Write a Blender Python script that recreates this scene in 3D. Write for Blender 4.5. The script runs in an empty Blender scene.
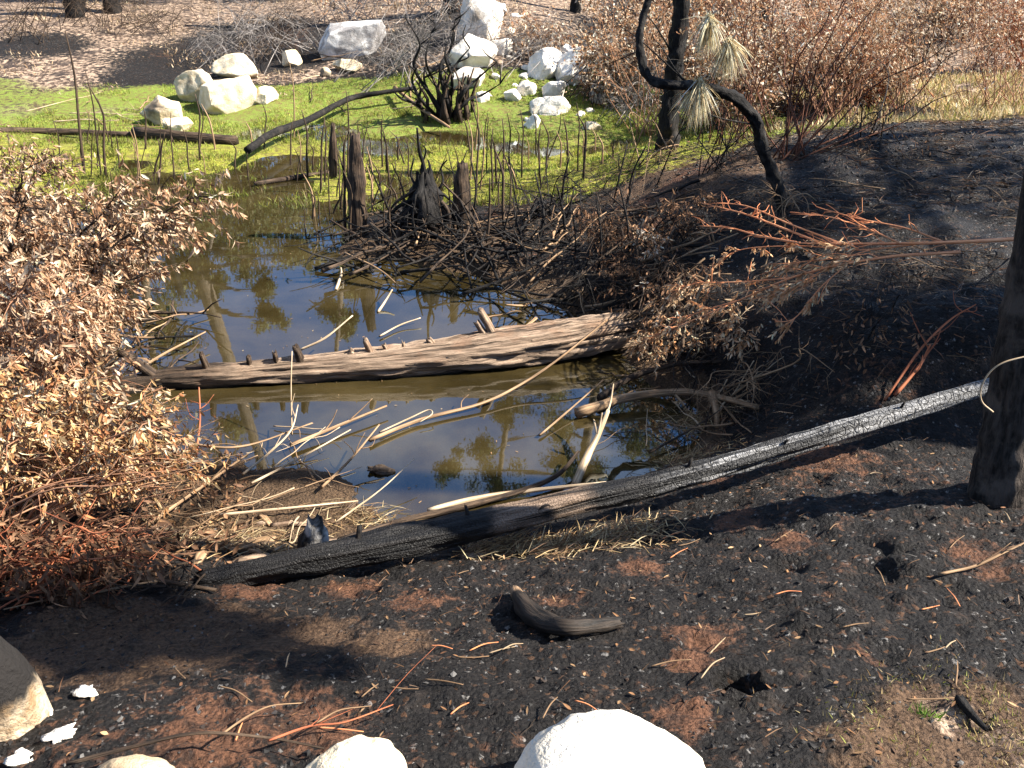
import bpy, math, random
import numpy as np
from mathutils import Vector
R = math.radians
scn = bpy.context.scene
COL = scn.collection
# ------------------------------------------------------------------ camera, sky, sun, exposure
PITCH, FPX, HC = R(28.0), 820.0, 2.8
cam = bpy.data.cameras.new('camera'); cam.sensor_width = 36; cam.lens = 36*FPX/1024
cam.clip_start = 0.05; cam.clip_end = 3000
camo = bpy.data.objects.new('camera', cam); COL.objects.link(camo)
camo.location = (0, 0, HC); camo.rotation_euler = (R(90)-PITCH, 0, 0); scn.camera = camo
SUN_AZ, SUN_EL = R(93), R(42)            # azimuth measured from +Y towards +X
w = bpy.data.worlds.new('World'); scn.world = w; w.use_nodes = True
wn = w.node_tree; bg = wn.nodes['Background']
sky = wn.nodes.new('ShaderNodeTexSky'); sky.sky_type = 'NISHITA'; sky.sun_disc = False
sky.sun_elevation = SUN_EL; sky.sun_rotation = SUN_AZ; sky.air_density = 1.0; sky.dust_density = 0.1; sky.ozone_density = 3.0; sky.altitude = 1500
tc = wn.nodes.new('ShaderNodeTexCoord'); cn = wn.nodes.new('ShaderNodeTexNoise'); cn.inputs['Scale'].default_value = 3.2; cn.inputs['Detail'].default_value = 7; cn.inputs['Roughness'].default_value = .6
wn.links.new(tc.outputs['Generated'], cn.inputs['Vector'])
cr_ = wn.nodes.new('ShaderNodeMapRange'); cr_.interpolation_type = 'SMOOTHSTEP'; cr_.inputs[1].default_value = .42; cr_.inputs[2].default_value = .68; cr_.inputs[4].default_value = .75
wn.links.new(cn.outputs[0], cr_.inputs[0]); cm = wn.nodes.new('ShaderNodeMix'); cm.data_type = 'RGBA'
sx_ = wn.nodes.new('ShaderNodeSeparateXYZ'); wn.links.new(tc.outputs['Generated'], sx_.inputs[0]); hi_ = wn.nodes.new('ShaderNodeMapRange'); hi_.interpolation_type = 'SMOOTHSTEP'   # more cloud higher up
hi_.inputs[1].default_value = .42; hi_.inputs[2].default_value = .64; hi_.inputs[3].default_value = .25; hi_.inputs[4].default_value = 1.0; wn.links.new(sx_.outputs[2], hi_.inputs[0])
mm_ = wn.nodes.new('ShaderNodeMath'); mm_.operation = 'MULTIPLY'; wn.links.new(cr_.outputs[0], mm_.inputs[0]); wn.links.new(hi_.outputs[0], mm_.inputs[1]); wn.links.new(mm_.outputs[0], cm.inputs[0]); hs_ = wn.nodes.new('ShaderNodeHueSaturation'); hs_.inputs['Saturation'].default_value = 1.15; hs_.inputs['Value'].default_value = 1.25; wn.links.new(sky.outputs[0], hs_.inputs['Color']); wn.links.new(hs_.outputs[0], cm.inputs[6]); cm.inputs[7].default_value = (7.0, 7.2, 7.6, 1)   # thin white cloud
wn.links.new(cm.outputs[2], bg.inputs[0]); bg.inputs[1].default_value = 0.053
sl = bpy.data.lights.new('sun', 'SUN'); sl.energy = 5.0; sl.angle = R(0.5); sl.color = (1.0, 0.93, 0.82)
so = bpy.data.objects.new('sun', sl); COL.objects.link(so)
sd = Vector((math.sin(SUN_AZ)*math.cos(SUN_EL), math.cos(SUN_AZ)*math.cos(SUN_EL), math.sin(SUN_EL)))
so.rotation_euler = sd.to_track_quat('Z', 'Y').to_euler(); so.location = (30, 0, 30)
vs = scn.view_settings; vs.view_transform = 'Standard'; vs.look = 'None'; vs.gamma = 1; vs.use_curve_mapping = False
vs.exposure = 1.95
scn.cycles.max_bounces = 6; scn.cycles.diffuse_bounces = 2; scn.cycles.glossy_bounces = 3
scn.cycles.transparent_max_bounces = 8; scn.cycles.caustics_reflective = False; scn.cycles.caustics_refractive = False
# ------------------------------------------------------------------ numeric helpers
cp, sp = math.cos(PITCH), math.sin(PITCH)
def ray(u, v):
    a, up = u-512.0, -(v-384.0)
    return np.array([a, FPX*cp+up*sp, -FPX*sp+up*cp])/FPX
def pz(u, v, z):
    d = ray(u, v); t = (z-HC)/d[2]; return np.array([d[0]*t, d[1]*t, z])
def py(u, v, y):
    d = ray(u, v); t = y/d[1]; return np.array([d[0]*t, y, HC+d[2]*t])
def hsh(ix, iy, iz, seed):
    h = (ix.astype(np.int64)*374761393 + iy.astype(np.int64)*668265263 + iz.astype(np.int64)*2147483647 + seed*1274126177) & 0xffffffff
    h = ((h ^ (h >> 13))*1274126177) & 0xffffffff
    return ((h ^ (h >> 16)) & 0xffff)/65535.0
def vnoise(p, seed=0):
    p = np.asarray(p, float); i = np.floor(p); f = p-i; f = f*f*(3-2*f); i = i.astype(np.int64); o = 0
    for dx in (0, 1):
        for dy in (0, 1):
            for dz in (0, 1):
                wt = (f[:, 0] if dx else 1-f[:, 0])*(f[:, 1] if dy else 1-f[:, 1])*(f[:, 2] if dz else 1-f[:, 2])
                o = o+wt*hsh(i[:, 0]+dx, i[:, 1]+dy, i[:, 2]+dz, seed)
    return o*2-1
def fbm(p, scale, octv=3, seed=0):
    o = 0; a = 1.0; p = np.asarray(p, float)/scale
    for k in range(octv):
        o = o+a*vnoise(p*(2.03**k)+k*17.3, seed+k); a *= 0.5
    return o
def sstep(a, b, x): t = np.clip((x-a)/(b-a), 0, 1); return t*t*(3-2*t)
# ------------------------------------------------------------------ terrain: control heights, thin-plate surface
CT = [(0,768,1.0),(256,768,1.02),(512,768,1.05),(768,768,1.05),(1024,768,1.02),(0,680,.72),(250,680,.78),(512,680,.82),(768,680,.9),(1024,680,.95),
 (60,600,.4),(300,610,.42),(500,600,.5),(700,590,.62),(900,590,.78),(1024,590,.85),(300,572,.26),(150,572,.27),(0,560,.38),
 (560,555,.36),(450,572,.36),(680,520,.42),(420,545,.14),(520,525,.1),
 (230,525,.07),(340,535,.05),(430,518,-.02),(520,503,-.03),(600,485,-.03),(690,452,-.02),(640,490,.1),(740,480,.35),
 (810,490,.52),(990,497,.7),(900,440,.46),(985,415,.46),(1050,400,.54),(760,425,.25),(710,398,.03),(820,410,.45),
 (600,332,.0),(560,312,-.02),(500,290,-.02),(430,272,-.02),(640,370,.02),(660,400,-.03),(700,300,.35),(760,250,.62),(680,240,.42),(640,280,.25),
 (850,250,.78),(850,350,.68),(760,340,.45),(700,350,.22),(1000,250,.95),(1000,330,.85),(920,300,.8),(640,165,.34),(750,142,.78),(840,128,.92),(930,124,1.0),(1024,130,1.08),
 (750,190,.78),(620,190,.22),(900,180,.95),(1024,190,1.05),(560,230,.14),(540,200,.08),(500,225,.07),(440,240,.04),(350,255,.02),(420,215,.03),(500,255,.1),(570,270,.12),
 (300,215,-.05),(200,200,-.025),(100,185,-.0),(250,165,-.005),(400,165,-.01),(520,165,-.01),(350,190,-.05),(600,150,.0),(150,150,.02),(50,150,.02),
 (100,130,.06),(300,140,.01),(0,120,.12),(100,100,.25),(100,70,.55),(100,40,.9),(100,0,1.35),(0,40,.95),(250,60,.6),(250,30,1.0),(300,100,.22),(400,112,.12),(450,135,.01),(560,142,.01),(400,148,.03),(500,150,.03),(330,148,.03),(450,145,.03),
 (560,112,.24),(500,60,.8),(500,30,1.2),(500,0,1.6),(380,40,.95),(620,112,.12),(620,60,.7),(300,0,1.45),(700,60,.45),(800,60,.5),(900,60,.5),(1024,70,.5),(800,10,1.2),(1024,10,1.2),(950,95,.45),
 (0,470,.2),(60,430,.06),(20,300,.16),(0,200,.2),(-80,300,.35),(-60,500,.5),(112,400,-.02),(130,330,-.03),(80,220,.0),(120,470,.02),(180,500,.03),
 (300,420,-.32),(400,450,-.28),(250,320,-.42),(480,400,-.32),(560,400,-.25),(610,445,-.14),(420,310,-.35),(500,470,-.18),(280,270,-.3),(200,270,-.3),(200,420,-.2),(560,350,-.2),(330,480,.02),(270,480,.03),(370,485,-.02),(300,455,-.05),(240,455,.0)]
W3 = [pz(*c) for c in CT]
W3 += [np.array(c, float) for c in [(0,0,1.2),(-2,0,1.2),(2,0,1.2),(-6,-2,1.5),(6,-2,1.5),(0,-5,1.6),(5,4,1.1),(7,7,1.3),(9,10,1.3),(9,13,.8),(5,12.5,.35),(3,13,.15),(4,14.5,.3),(8,15,.5),
  (14,20,1),(-7,5,.8),(-8,9,.6),(-9,13,.4),(-14,18,.8),(-12,25,1.4),(12,28,2.0),(0,34,2.3),(-20,40,3.2),(25,40,3.2),(0,60,5),(-60,0,4),(60,0,4),(0,-60,4),(-60,60,9),(60,60,9),(0,110,12)]]
W3 = np.array(W3); P2 = W3[:, :2]
def tk(r2): return 0.5*r2*np.log(r2+1e-9)
n_ = len(W3); A = np.zeros((n_+3, n_+3))
dd = ((P2[:, None]-P2[None])**2).sum(-1); A[:n_, :n_] = tk(dd)+np.eye(n_)*0.02
A[:n_, n_] = 1; A[:n_, n_+1:] = P2; A[n_, :n_] = 1; A[n_+1:, :n_] = P2.T
TW = np.linalg.solve(A, np.concatenate([W3[:, 2], [0, 0, 0]]))
def Hs(x, y):
    x = np.atleast_1d(np.asarray(x, float)); y = np.atleast_1d(np.asarray(y, float))
    rr = np.hypot(x, y); k = np.minimum(1, 75/np.maximum(rr, 1e-6)); xq, yq = x*k, y*k
    z = np.empty_like(x)
    for s in range(0, len(x), 8000):
        q = np.stack([xq[s:s+8000], yq[s:s+8000]], 1)
        r2 = ((q[:, None]-P2[None])**2).sum(-1)
        z[s:s+8000] = tk(r2)@TW[:n_]+TW[n_]+q@TW[n_+1:]
    return z+np.maximum(rr-75, 0)*0.12
HOLES = []
def Ht(x, y):
    z = Hs(x, y); x = np.atleast_1d(np.asarray(x, float)); y = np.atleast_1d(np.asarray(y, float))
    p = np.stack([x, y, 0*x], 1)
    dry = sstep(-.08, .12, z); near = sstep(14, 7, np.hypot(x, y))
    z = z+np.abs(fbm(p, .045, 2, 23))*.016*dry*sstep(6, 4, y)+(np.abs(fbm(p, .17, 2, 29))-.4)*.02*dry*near*sstep(9, 7, y)+fbm(p, .9, 2, 5)*.035*dry+fbm(p, .22, 3, 9)*.022*dry*(.35+.65*near)+np.abs(fbm(p, .09, 2, 21))*.018*dry*near+fbm(p, .45, 3, 44)*.035*dry*sstep(4.2, 5.2, y)*sstep(12, 10, y)*sstep(-.3, .5, x)
    marsh = sstep(9.5, 11, y)*sstep(17, 15, y)*sstep(4, 2.5, x)
    z = z+marsh*fbm(p, 1.1, 3, 31)*.07
    for hx, hy, hr, hd in HOLES:
        q2 = ((x-hx)**2+(y-hy)**2)/hr**2; kk = q2 < 9
        if kk.any():
            q2[kk] *= (1+.45*fbm(p[kk], .07, 2, 63)); z = z-hd*np.exp(-q2**1.6)+.16*hd*np.exp(-(np.sqrt(np.maximum(q2, 0))-1.35)**2*7)*(1+fbm(p, .04, 2, 64))*kk
    return z
def gz(x, y): return float(Ht(x, y)[0])
TS = np.geomspace(1.0, 90, 700)
def at(u, v, h=0.0):
    d = ray(u, v); x, y, z = d[0]*TS, d[1]*TS, HC+d[2]*TS
    g = np.maximum(Ht(x, y), 0) if True else 0
    hit = np.nonzero(z <= g+h)[0]; i = hit[0] if len(hit) else len(TS)-1
    if i == 0: return d*TS[0]+np.array([0, 0, HC])
    f0, f1 = z[i-1]-g[i-1]-h, z[i]-g[i]-h; k = f0/(f0-f1+1e-12)
    t = TS[i-1]+(TS[i]-TS[i-1])*k
    return np.array([d[0]*t, d[1]*t, HC+d[2]*t])
def pxm(p):      # metres per pixel at point p
    p = np.asarray(p, float); return (p[1]*cp+(HC-p[2])*sp)/FPX
for (u, v, r, dpt) in [(736,684,.06,.16),(700,640,.07,.04),(785,568,.08,.035),(885,575,.09,.03),(815,478,.06,.03),(290,700,.07,.03)]:
    q = at(u, v); HOLES.append((q[0], q[1], r, dpt))
# ------------------------------------------------------------------ mesh builder
def nrm(a): a = np.asarray(a, float); return a/np.maximum(np.linalg.norm(a, axis=-1, keepdims=True), 1e-9)
class MB:
    def __init__(s): s.V, s.C, s.L, s.Q, s.T, s.n = [], [], [], [], [], 0
    def add(s, V, Q=None, T=None, C=None, L=None):
        V = np.asarray(V, float).reshape(-1, 3); m = len(V)
        s.V.append(V); s.C.append(np.broadcast_to(np.asarray((.5, .5, .5) if C is None else C, float), (m, 3)))
        s.L.append(np.zeros((m, 3)) if L is None else np.asarray(L, float))
        if Q is not None and len(Q): s.Q.append(np.asarray(Q, np.int64).reshape(-1, 4)+s.n)
        if T is not None and len(T): s.T.append(np.asarray(T, np.int64).reshape(-1, 3)+s.n)
        s.n += m
    def tube(s, pts, rad, n=7, col=(.5, .5, .5), rough=0.0, rs=.08, seed=0, sm=0, jag=0.0, al=.35):
        pts = np.asarray(pts, float); rad = np.broadcast_to(np.asarray(rad, float), (len(pts),))
        if sm: pts, rad = smooth(pts, rad, sm)
        k = len(pts); t = nrm(np.gradient(pts, axis=0)); up = np.array([0, 0, 1.0])
        if abs(t[0] @ up) > .9: up = np.array([1.0, 0, 0])
        N = np.zeros((k, 3)); nn = nrm(np.cross(np.cross(t[0], up), t[0]))
        for i in range(k):
            nn = nrm(nn-t[i]*(nn@t[i])); N[i] = nn
        B = np.cross(t, N); th = np.linspace(0, 2*math.pi, n, endpoint=False)
        c, sn = np.cos(th), np.sin(th)
        ln = np.concatenate([[0], np.cumsum(np.linalg.norm(np.diff(pts, axis=0), axis=1))])
        rr = np.repeat(rad[:, None], n, 1)
        L = np.stack([np.repeat(ln[:, None], n, 1), rr*c, rr*sn], -1)
        if rough:
            q = np.stack([L[..., 0]*al, L[..., 1], L[..., 2]], -1).reshape(-1, 3)+seed*3.17
            rr = rr*(1+rough*fbm(q, rs, 3, seed).reshape(k, n))
        V = pts[:, None]+rr[..., None]*(c[None, :, None]*N[:, None]+sn[None, :, None]*B[:, None])
        if jag:
            rg = np.random.default_rng(seed+7)
            V[-1] += t[-1]*(rg.random((n, 1))*jag); V[0] -= t[0]*(rg.random((n, 1))*jag)
        V = V.reshape(-1, 3); i = np.arange(k-1)[:, None]*n; j = np.arange(n)[None]; j2 = (j+1) % n
        Q = np.stack([i+j, i+j2, i+n+j2, i+n+j], -1).reshape(-1, 4)
        c0, c1 = len(V), len(V)+1
        V = np.vstack([V, pts[:1], pts[-1:]]); L = np.vstack([L.reshape(-1, 3), [[0, 0, 0]], [[ln[-1], 0, 0]]])
        j = np.arange(n); T = np.vstack([np.stack([np.full(n, c0), (j+1) % n, j], 1), np.stack([np.full(n, c1), (k-1)*n+j, (k-1)*n+(j+1) % n], 1)])
        s.add(V, Q, T, col, L)
    def build(s, name, mat, parent=None, origin=None, smooth_=True):
        V = np.vstack(s.V); o = np.zeros(3) if origin is None else np.asarray(origin, float)
        if parent is not None: o = np.array(parent['_w'])
        me = bpy.data.meshes.new(name); me.vertices.add(len(V)); me.vertices.foreach_set('co', (V-o).astype(np.float32).ravel())
        Q = np.vstack(s.Q) if s.Q else np.zeros((0, 4), int); T = np.vstack(s.T) if s.T else np.zeros((0, 3), int)
        lo = np.concatenate([Q.ravel(), T.ravel()]).astype(np.int32); me.loops.add(len(lo)); me.loops.foreach_set('vertex_index', lo)
        st = np.concatenate([np.arange(len(Q))*4, len(Q)*4+np.arange(len(T))*3]).astype(np.int32)
        me.polygons.add(len(st)); me.polygons.foreach_set('loop_start', st)
        me.polygons.foreach_set('use_smooth', np.full(len(st), smooth_)); me.update(calc_edges=True)
        a = me.color_attributes.new('col', 'FLOAT_COLOR', 'POINT'); C = np.vstack(s.C)
        a.data.foreach_set('color', np.hstack([C, np.ones((len(C), 1))]).astype(np.float32).ravel())
        b = me.attributes.new('loc3', 'FLOAT_VECTOR', 'POINT'); b.data.foreach_set('vector', np.vstack(s.L).astype(np.float32).ravel())
        me.materials.append(mat); ob = bpy.data.objects.new(name, me); COL.objects.link(ob); ob['_w'] = o.tolist()
        if parent is not None: ob.parent = parent
        else: ob.location = o
        return ob
def smooth(pts, rad, m):
    pts = np.asarray(pts, float); rad = np.broadcast_to(np.asarray(rad, float), (len(pts),))
    P = np.vstack([2*pts[0]-pts[1], pts, 2*pts[-1]-pts[-2]]); out = []; ro = []
    for i in range(len(pts)-1):
        for k in range(m):
            t = k/m; a, b, c, d = P[i], P[i+1], P[i+2], P[i+3]
            out.append(.5*(2*b+(c-a)*t+(2*a-5*b+4*c-d)*t*t+(3*b-a-3*c+d)*t**3)); ro.append(rad[i]*(1-t)+rad[i+1]*t)
    out.append(pts[-1]); ro.append(rad[-1]); return np.array(out), np.array(ro)
def leaves(mb, P, D, Nv, L, W, C, curl=.35):
    P, D, Nv = np.asarray(P, float), nrm(D), np.asarray(Nv, float); m = len(P); L = np.broadcast_to(L, (m,))[:, None]; W = np.broadcast_to(W, (m,))[:, None]
    S = nrm(np.cross(D, Nv)); U = np.cross(S, D); cu = np.broadcast_to(curl, (m,))[:, None]
    ax = lambda t: P+D*L*t+U*cu*L*t*t
    V = np.stack([P, ax(.35)+S*W/2+U*W*.25, ax(.35), ax(.35)-S*W/2+U*W*.25, ax(.7)+S*W*.38+U*W*.2, ax(.7), ax(.7)-S*W*.38+U*W*.2, ax(1.)], 1)
    b = np.arange(m)[:, None]*8
    Q = np.vstack([b+np.array([[2, 1, 4, 5]]), b+np.array([[3, 2, 5, 6]])])
    T = np.vstack([b+np.array([[0, 1, 2]]), b+np.array([[0, 2, 3]]), b+np.array([[5, 4, 7]]), b+np.array([[6, 5, 7]])])
    mb.add(V, Q, T, np.repeat(np.broadcast_to(C, (m, 3)), 8, 0))
def blades(mb, P, D, L, W, C):     # narrow bent triangles (grass, needles)
    P, D = np.asarray(P, float), nrm(D); m = len(P); L = np.broadcast_to(L, (m,))[:, None]; W = np.broadcast_to(W, (m,))[:, None]
    rg = np.random.default_rng(m); S = nrm(np.cross(D, rg.normal(size=(m, 3)))); mid = P+D*L*.55; tip = P+D*L+np.array([0, 0, -1.])*L*.12
    V = np.stack([P-S*W/2, P+S*W/2, mid+S*W*.4, mid-S*W*.4, tip], 1); b = np.arange(m)[:, None]*5
    mb.add(V, b+np.array([[0, 1, 2, 3]]), b+np.array([[3, 2, 4]]), np.repeat(np.broadcast_to(C, (m, 3)), 5, 0))
def rockmesh(mb, c, size, seed, cuts=9, rough=.1, col=(.5, .5, .5), rotz=0.0, lv=5):
    import bmesh
    bm = bmesh.new(); bmesh.ops.create_icosphere(bm, subdivisions=lv, radius=1); bm.verts.ensure_lookup_table()
    V = np.array([v.co[:] for v in bm.verts]); T = np.array([[v.index for v in f.verts] for f in bm.faces]); bm.free()
    rg = np.random.default_rng(seed)
    for k in range(cuts):
        n = nrm(rg.normal(size=3)); d = rg.uniform(.5, .85); e = V@n-d; V = V-np.maximum(e, 0)[:, None]*n*.97
    V = V*(1+rough*(fbm(V+seed*5.1, .8, 3, seed)+.5*fbm(V+seed*2.1, .22, 3, seed+9)))[:, None]
    V = V/np.abs(V).max(0)*np.asarray(size)/2
    c_, s_ = math.cos(rotz), math.sin(rotz); V = np.stack([V[:, 0]*c_-V[:, 1]*s_, V[:, 0]*s_+V[:, 1]*c_, V[:, 2]], 1)
    mb.add(V+np.asarray(c), None, T, col, V)
# ------------------------------------------------------------------ object helpers
def tag(o, label=None, cat=None, group=None, kind=None):
    if label: o['label'] = label
    if cat: o['category'] = cat
    if group: o['group'] = group
    if kind: o['kind'] = kind
    return o
def thing(name, label, cat, loc, group=None):
    o = bpy.data.objects.new(name, None); COL.objects.link(o); o.empty_display_size = .1
    o.location = loc; o['_w'] = [float(q) for q in loc]; return tag(o, label, cat, group)
def cpy(o, parent=None):
    c = o.copy(); COL.objects.link(c); c.parent = parent
    for ch in o.children: cpy(ch, c)
    return c
# ------------------------------------------------------------------ materials
class M:
    def __init__(s, name):
        s.m = bpy.data.materials.new(name); s.m.use_nodes = True; s.t = s.m.node_tree; s.t.nodes.clear()
        s.out = s.t.nodes.new('ShaderNodeOutputMaterial')
    def n(s, typ, ins=None, **props):
        nd = s.t.nodes.new('ShaderNode'+typ)
        for k, v in props.items(): setattr(nd, k, v)
        for k, v in (ins or {}).items():
            if isinstance(v, bpy.types.NodeSocket): s.t.links.new(v, nd.inputs[k])
            else: nd.inputs[k].default_value = v
        return nd
    def attr(s, name, out='Color'): return s.n('Attribute', attribute_name=name).outputs[out]
    def noise(s, vec, scale, detail=4, rough=.6, out=0): return s.n('TexNoise', {'Vector': vec, 'Scale': scale, 'Detail': detail, 'Roughness': rough}).outputs[out]
    def scale(s, vec, v): return s.n('VectorMath', {0: vec, 1: v}, operation='MULTIPLY').outputs[0]
    def math(s, op, a, b=0.0, c=0.0, clamp=False): return s.n('Math', {0: a, 1: b, 2: c}, operation=op, use_clamp=clamp).outputs[0]
    def ss(s, x, a, b): return s.n('MapRange', {'Value': x, 'From Min': a, 'From Max': b, 'To Min': 0., 'To Max': 1.}, interpolation_type='SMOOTHSTEP').outputs[0]
    def mix(s, f, a, b, bt='MIX'):
        nd = s.n('Mix', data_type='RGBA', blend_type=bt); ins = [i for i in nd.inputs if i.enabled]
        for i, v in zip(ins, (f, a, b)):
            if isinstance(v, bpy.types.NodeSocket): s.t.links.new(v, i)
            else: i.default_value = v if not isinstance(v, tuple) else (*v[:3], 1)
        return [o for o in nd.outputs if o.enabled][0]
    def rgb(s, c): return s.n('RGB').outputs[0] if c is None else c
    def bump(s, h, st, dist): return s.n('Bump', {'Height': h, 'Strength': st, 'Distance': dist}).outputs[0]
    def bsdf(s, col, rough=.8, spec=.3, normal=None, **kw):
        ins = {'Base Color': col if isinstance(col, bpy.types.NodeSocket) else (*col, 1), 'Roughness': rough, 'Specular IOR Level': spec}
        if normal is not None: ins['Normal'] = normal
        ins.update(kw); nd = s.n('BsdfPrincipled', ins); return nd.outputs[0]
    def done(s, sh): s.t.links.new(sh, s.out.inputs[0]); return s.m
def geo_pos(m): return m.n('NewGeometry').outputs['Position']
def ground_mat():
    m = M('burnt_ground'); p = geo_pos(m); z1 = m.n('SeparateColor', {0: m.attr('zone')}).outputs; z2 = m.n('SeparateColor', {0: m.attr('zone2')}).outputs
    n1 = m.noise(p, 2.2, 5); n2 = m.noise(p, 11, 6, .65); n3 = m.noise(p, 75, 5, .7); n4 = m.noise(p, 230, 3, .7)
    vo = m.n('TexVoronoi', {'Vector': p, 'Scale': 62.0}).outputs; vc = m.n('SeparateColor', {0: vo[1]}).outputs
    def thr(zone, nz, wd=.16, gain=.9): return m.ss(m.math('ADD', zone, m.math('MULTIPLY', m.math('SUBTRACT', nz, .5), gain)), .5-wd, .5+wd)
    ash = m.mix(m.ss(n3, .3, .75), (.0025, .0022, .0022), (.019, .0165, .0155))
    ash = m.mix(m.math('MULTIPLY', m.ss(n2, .52, .72), .5), ash, (.055, .042, .034))
    ash = m.mix(m.math('MULTIPLY', m.ss(vc[0], .955, .985), m.ss(n3, .45, .6)), ash, (.2, .19, .18))
    ash = m.mix(m.math('MULTIPLY', m.ss(vc[1], .94, .98), .6), ash, (.11, .055, .028))
    red = m.mix(m.ss(n3, .3, .7), (.045, .022, .013), (.16, .075, .042))
    red = m.mix(m.ss(n2, .55, .35), red, (.035, .02, .014))
    n5 = m.noise(p, 26, 6, .7); c = m.mix(thr(z1[0], m.math('ADD', m.math('MULTIPLY', n2, .5), m.math('MULTIPLY', n5, .5)), .15, 2.4), ash, red)
    brown = m.mix(m.ss(n3, .3, .7), (.03, .017, .010), (.14, .085, .05))
    c = m.mix(thr(z2[1], n2, .14, 1.0), c, brown)
    tan = m.mix(m.ss(n3, .3, .7), (.20, .13, .09), (.58, .44, .32)); tan = m.mix(m.ss(n2, .60, .44), tan, (.07, .045, .033)); tan = m.mix(m.math('MULTIPLY', m.ss(n1, .52, .64), .85), tan, (.03, .022, .02))
    c = m.mix(thr(z1[2], n2, .14, 1.0), c, tan)
    yy = m.ss(m.n('SeparateXYZ', {0: p}).outputs[1], 12.6, 14.2); gr = m.mix(m.ss(n3, .3, .7), m.mix(yy, (.15, .155, .015), (.085, .125, .016)), m.mix(yy, (.36, .36, .05), (.23, .30, .05))); gr = m.mix(m.ss(n2, .6, .36), gr, (.14, .11, .035))
    c = m.mix(thr(z1[1], n2, .16, .9), c, gr)
    mud = m.mix(m.ss(n3, .35, .7), (.035, .022, .013), (.12, .075, .042))
    c = m.mix(thr(z2[0], n2, .16, .8), c, mud)
    bed = m.mix(m.ss(n2, .35, .65), (.10, .06, .018), (.36, .22, .06))
    c = m.mix(z2[2], c, bed)
    h = m.math('ADD', m.math('MULTIPLY', n2, .6), m.math('ADD', m.math('MULTIPLY', n3, .5), m.math('MULTIPLY', m.math('SUBTRACT', 1.0, vo[0]), .35)))
    h = m.math('ADD', h, m.math('MULTIPLY', n4, .16))
    rg = m.math('ADD', .5, m.math('MULTIPLY', n2, .35))
    return m.done(m.bsdf(c, rg, .18, m.bump(h, 1.0, .035)))
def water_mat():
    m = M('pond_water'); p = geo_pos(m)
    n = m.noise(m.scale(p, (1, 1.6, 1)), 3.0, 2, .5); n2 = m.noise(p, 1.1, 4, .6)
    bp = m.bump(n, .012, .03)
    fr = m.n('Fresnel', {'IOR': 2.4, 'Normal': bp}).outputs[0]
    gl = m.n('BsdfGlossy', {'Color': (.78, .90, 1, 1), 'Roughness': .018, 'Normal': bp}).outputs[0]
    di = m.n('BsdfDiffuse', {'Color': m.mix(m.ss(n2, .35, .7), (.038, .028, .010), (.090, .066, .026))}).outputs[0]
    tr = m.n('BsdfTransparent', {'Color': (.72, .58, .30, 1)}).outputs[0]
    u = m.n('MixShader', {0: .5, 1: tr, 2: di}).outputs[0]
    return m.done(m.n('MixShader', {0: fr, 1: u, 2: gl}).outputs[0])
def rock_mat(name, a, b, dark, dk=.5):
    m = M(name); p = geo_pos(m); n1 = m.noise(p, 5, 6, .65); n2 = m.noise(p, 40, 5, .7); n3 = m.noise(p, 1.6, 4)
    c = m.mix(m.ss(n1, .35, .65), a, b); c = m.mix(m.math('MULTIPLY', m.ss(n2, .55, .75), .5), c, dark)
    c = m.mix(m.math('MULTIPLY', m.ss(n3, .68-dk*.3, .78-dk*.2), .85), c, dark)
    return m.done(m.bsdf(c, .85, .25, m.bump(m.math('ADD', n1, m.math('MULTIPLY', n2, .5)), .6, .035)))
def scorch_mat():
    m = M('scorched_boulder'); p = geo_pos(m); n1 = m.noise(p, 7, 6, .65); n2 = m.noise(p, 45, 5, .7); z = m.n('SeparateXYZ', {0: m.attr('loc3', 'Vector')}).outputs
    c = m.mix(m.ss(n1, .38, .62), (.26, .17, .09), (.62, .52, .38)); c = m.mix(m.math('MULTIPLY', m.ss(n2, .5, .7), .6), c, (.12, .075, .04))
    f = m.ss(m.math('ADD', m.math('ADD', z[2], m.math('MULTIPLY', z[0], -.55)), m.math('MULTIPLY', m.math('SUBTRACT', n1, .5), .22)), -.01, .05)
    c = m.mix(f, c, (.016, .014, .013)); return m.done(m.bsdf(c, .85, .2, m.bump(m.math('ADD', n1, m.math('MULTIPLY', n2, .7)), .9, .03)))
def col_mat(name, rough=.7, trans=.0, bumps=0.0, nz=30, spec=.3):
    m = M(name); c = m.attr('col'); p = geo_pos(m); n = m.noise(p, nz, 3)
    c = m.mix(m.ss(n, .3, .75), m.mix(.45, c, (0.0, 0.0, 0.0), 'MIX'), c)
    s = m.bsdf(c, rough, spec, m.bump(n, bumps, .01) if bumps else None)
    if trans: s = m.n('MixShader', {0: trans, 1: s, 2: m.n('BsdfTranslucent', {'Color': c}).outputs[0]}).outputs[0]
    return m.done(s)
def bark_mat(name, c0, c1, c2, grain=(3, 45, 45), bs=.7, bd=.02, rough=.75, spec=.15):
    m = M(name); l = m.attr('loc3', 'Vector'); q = m.scale(l, grain); n = m.noise(q, 1.0, 5, .65); n2 = m.noise(geo_pos(m), 7, 4)
    c = m.mix(m.ss(n, .35, .68), c0, c1); c = m.mix(m.math('MULTIPLY', m.ss(n2, .5, .68), .8), c, c2)
    return m.done(m.bsdf(c, rough, spec, m.bump(n, bs, bd)))
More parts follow.
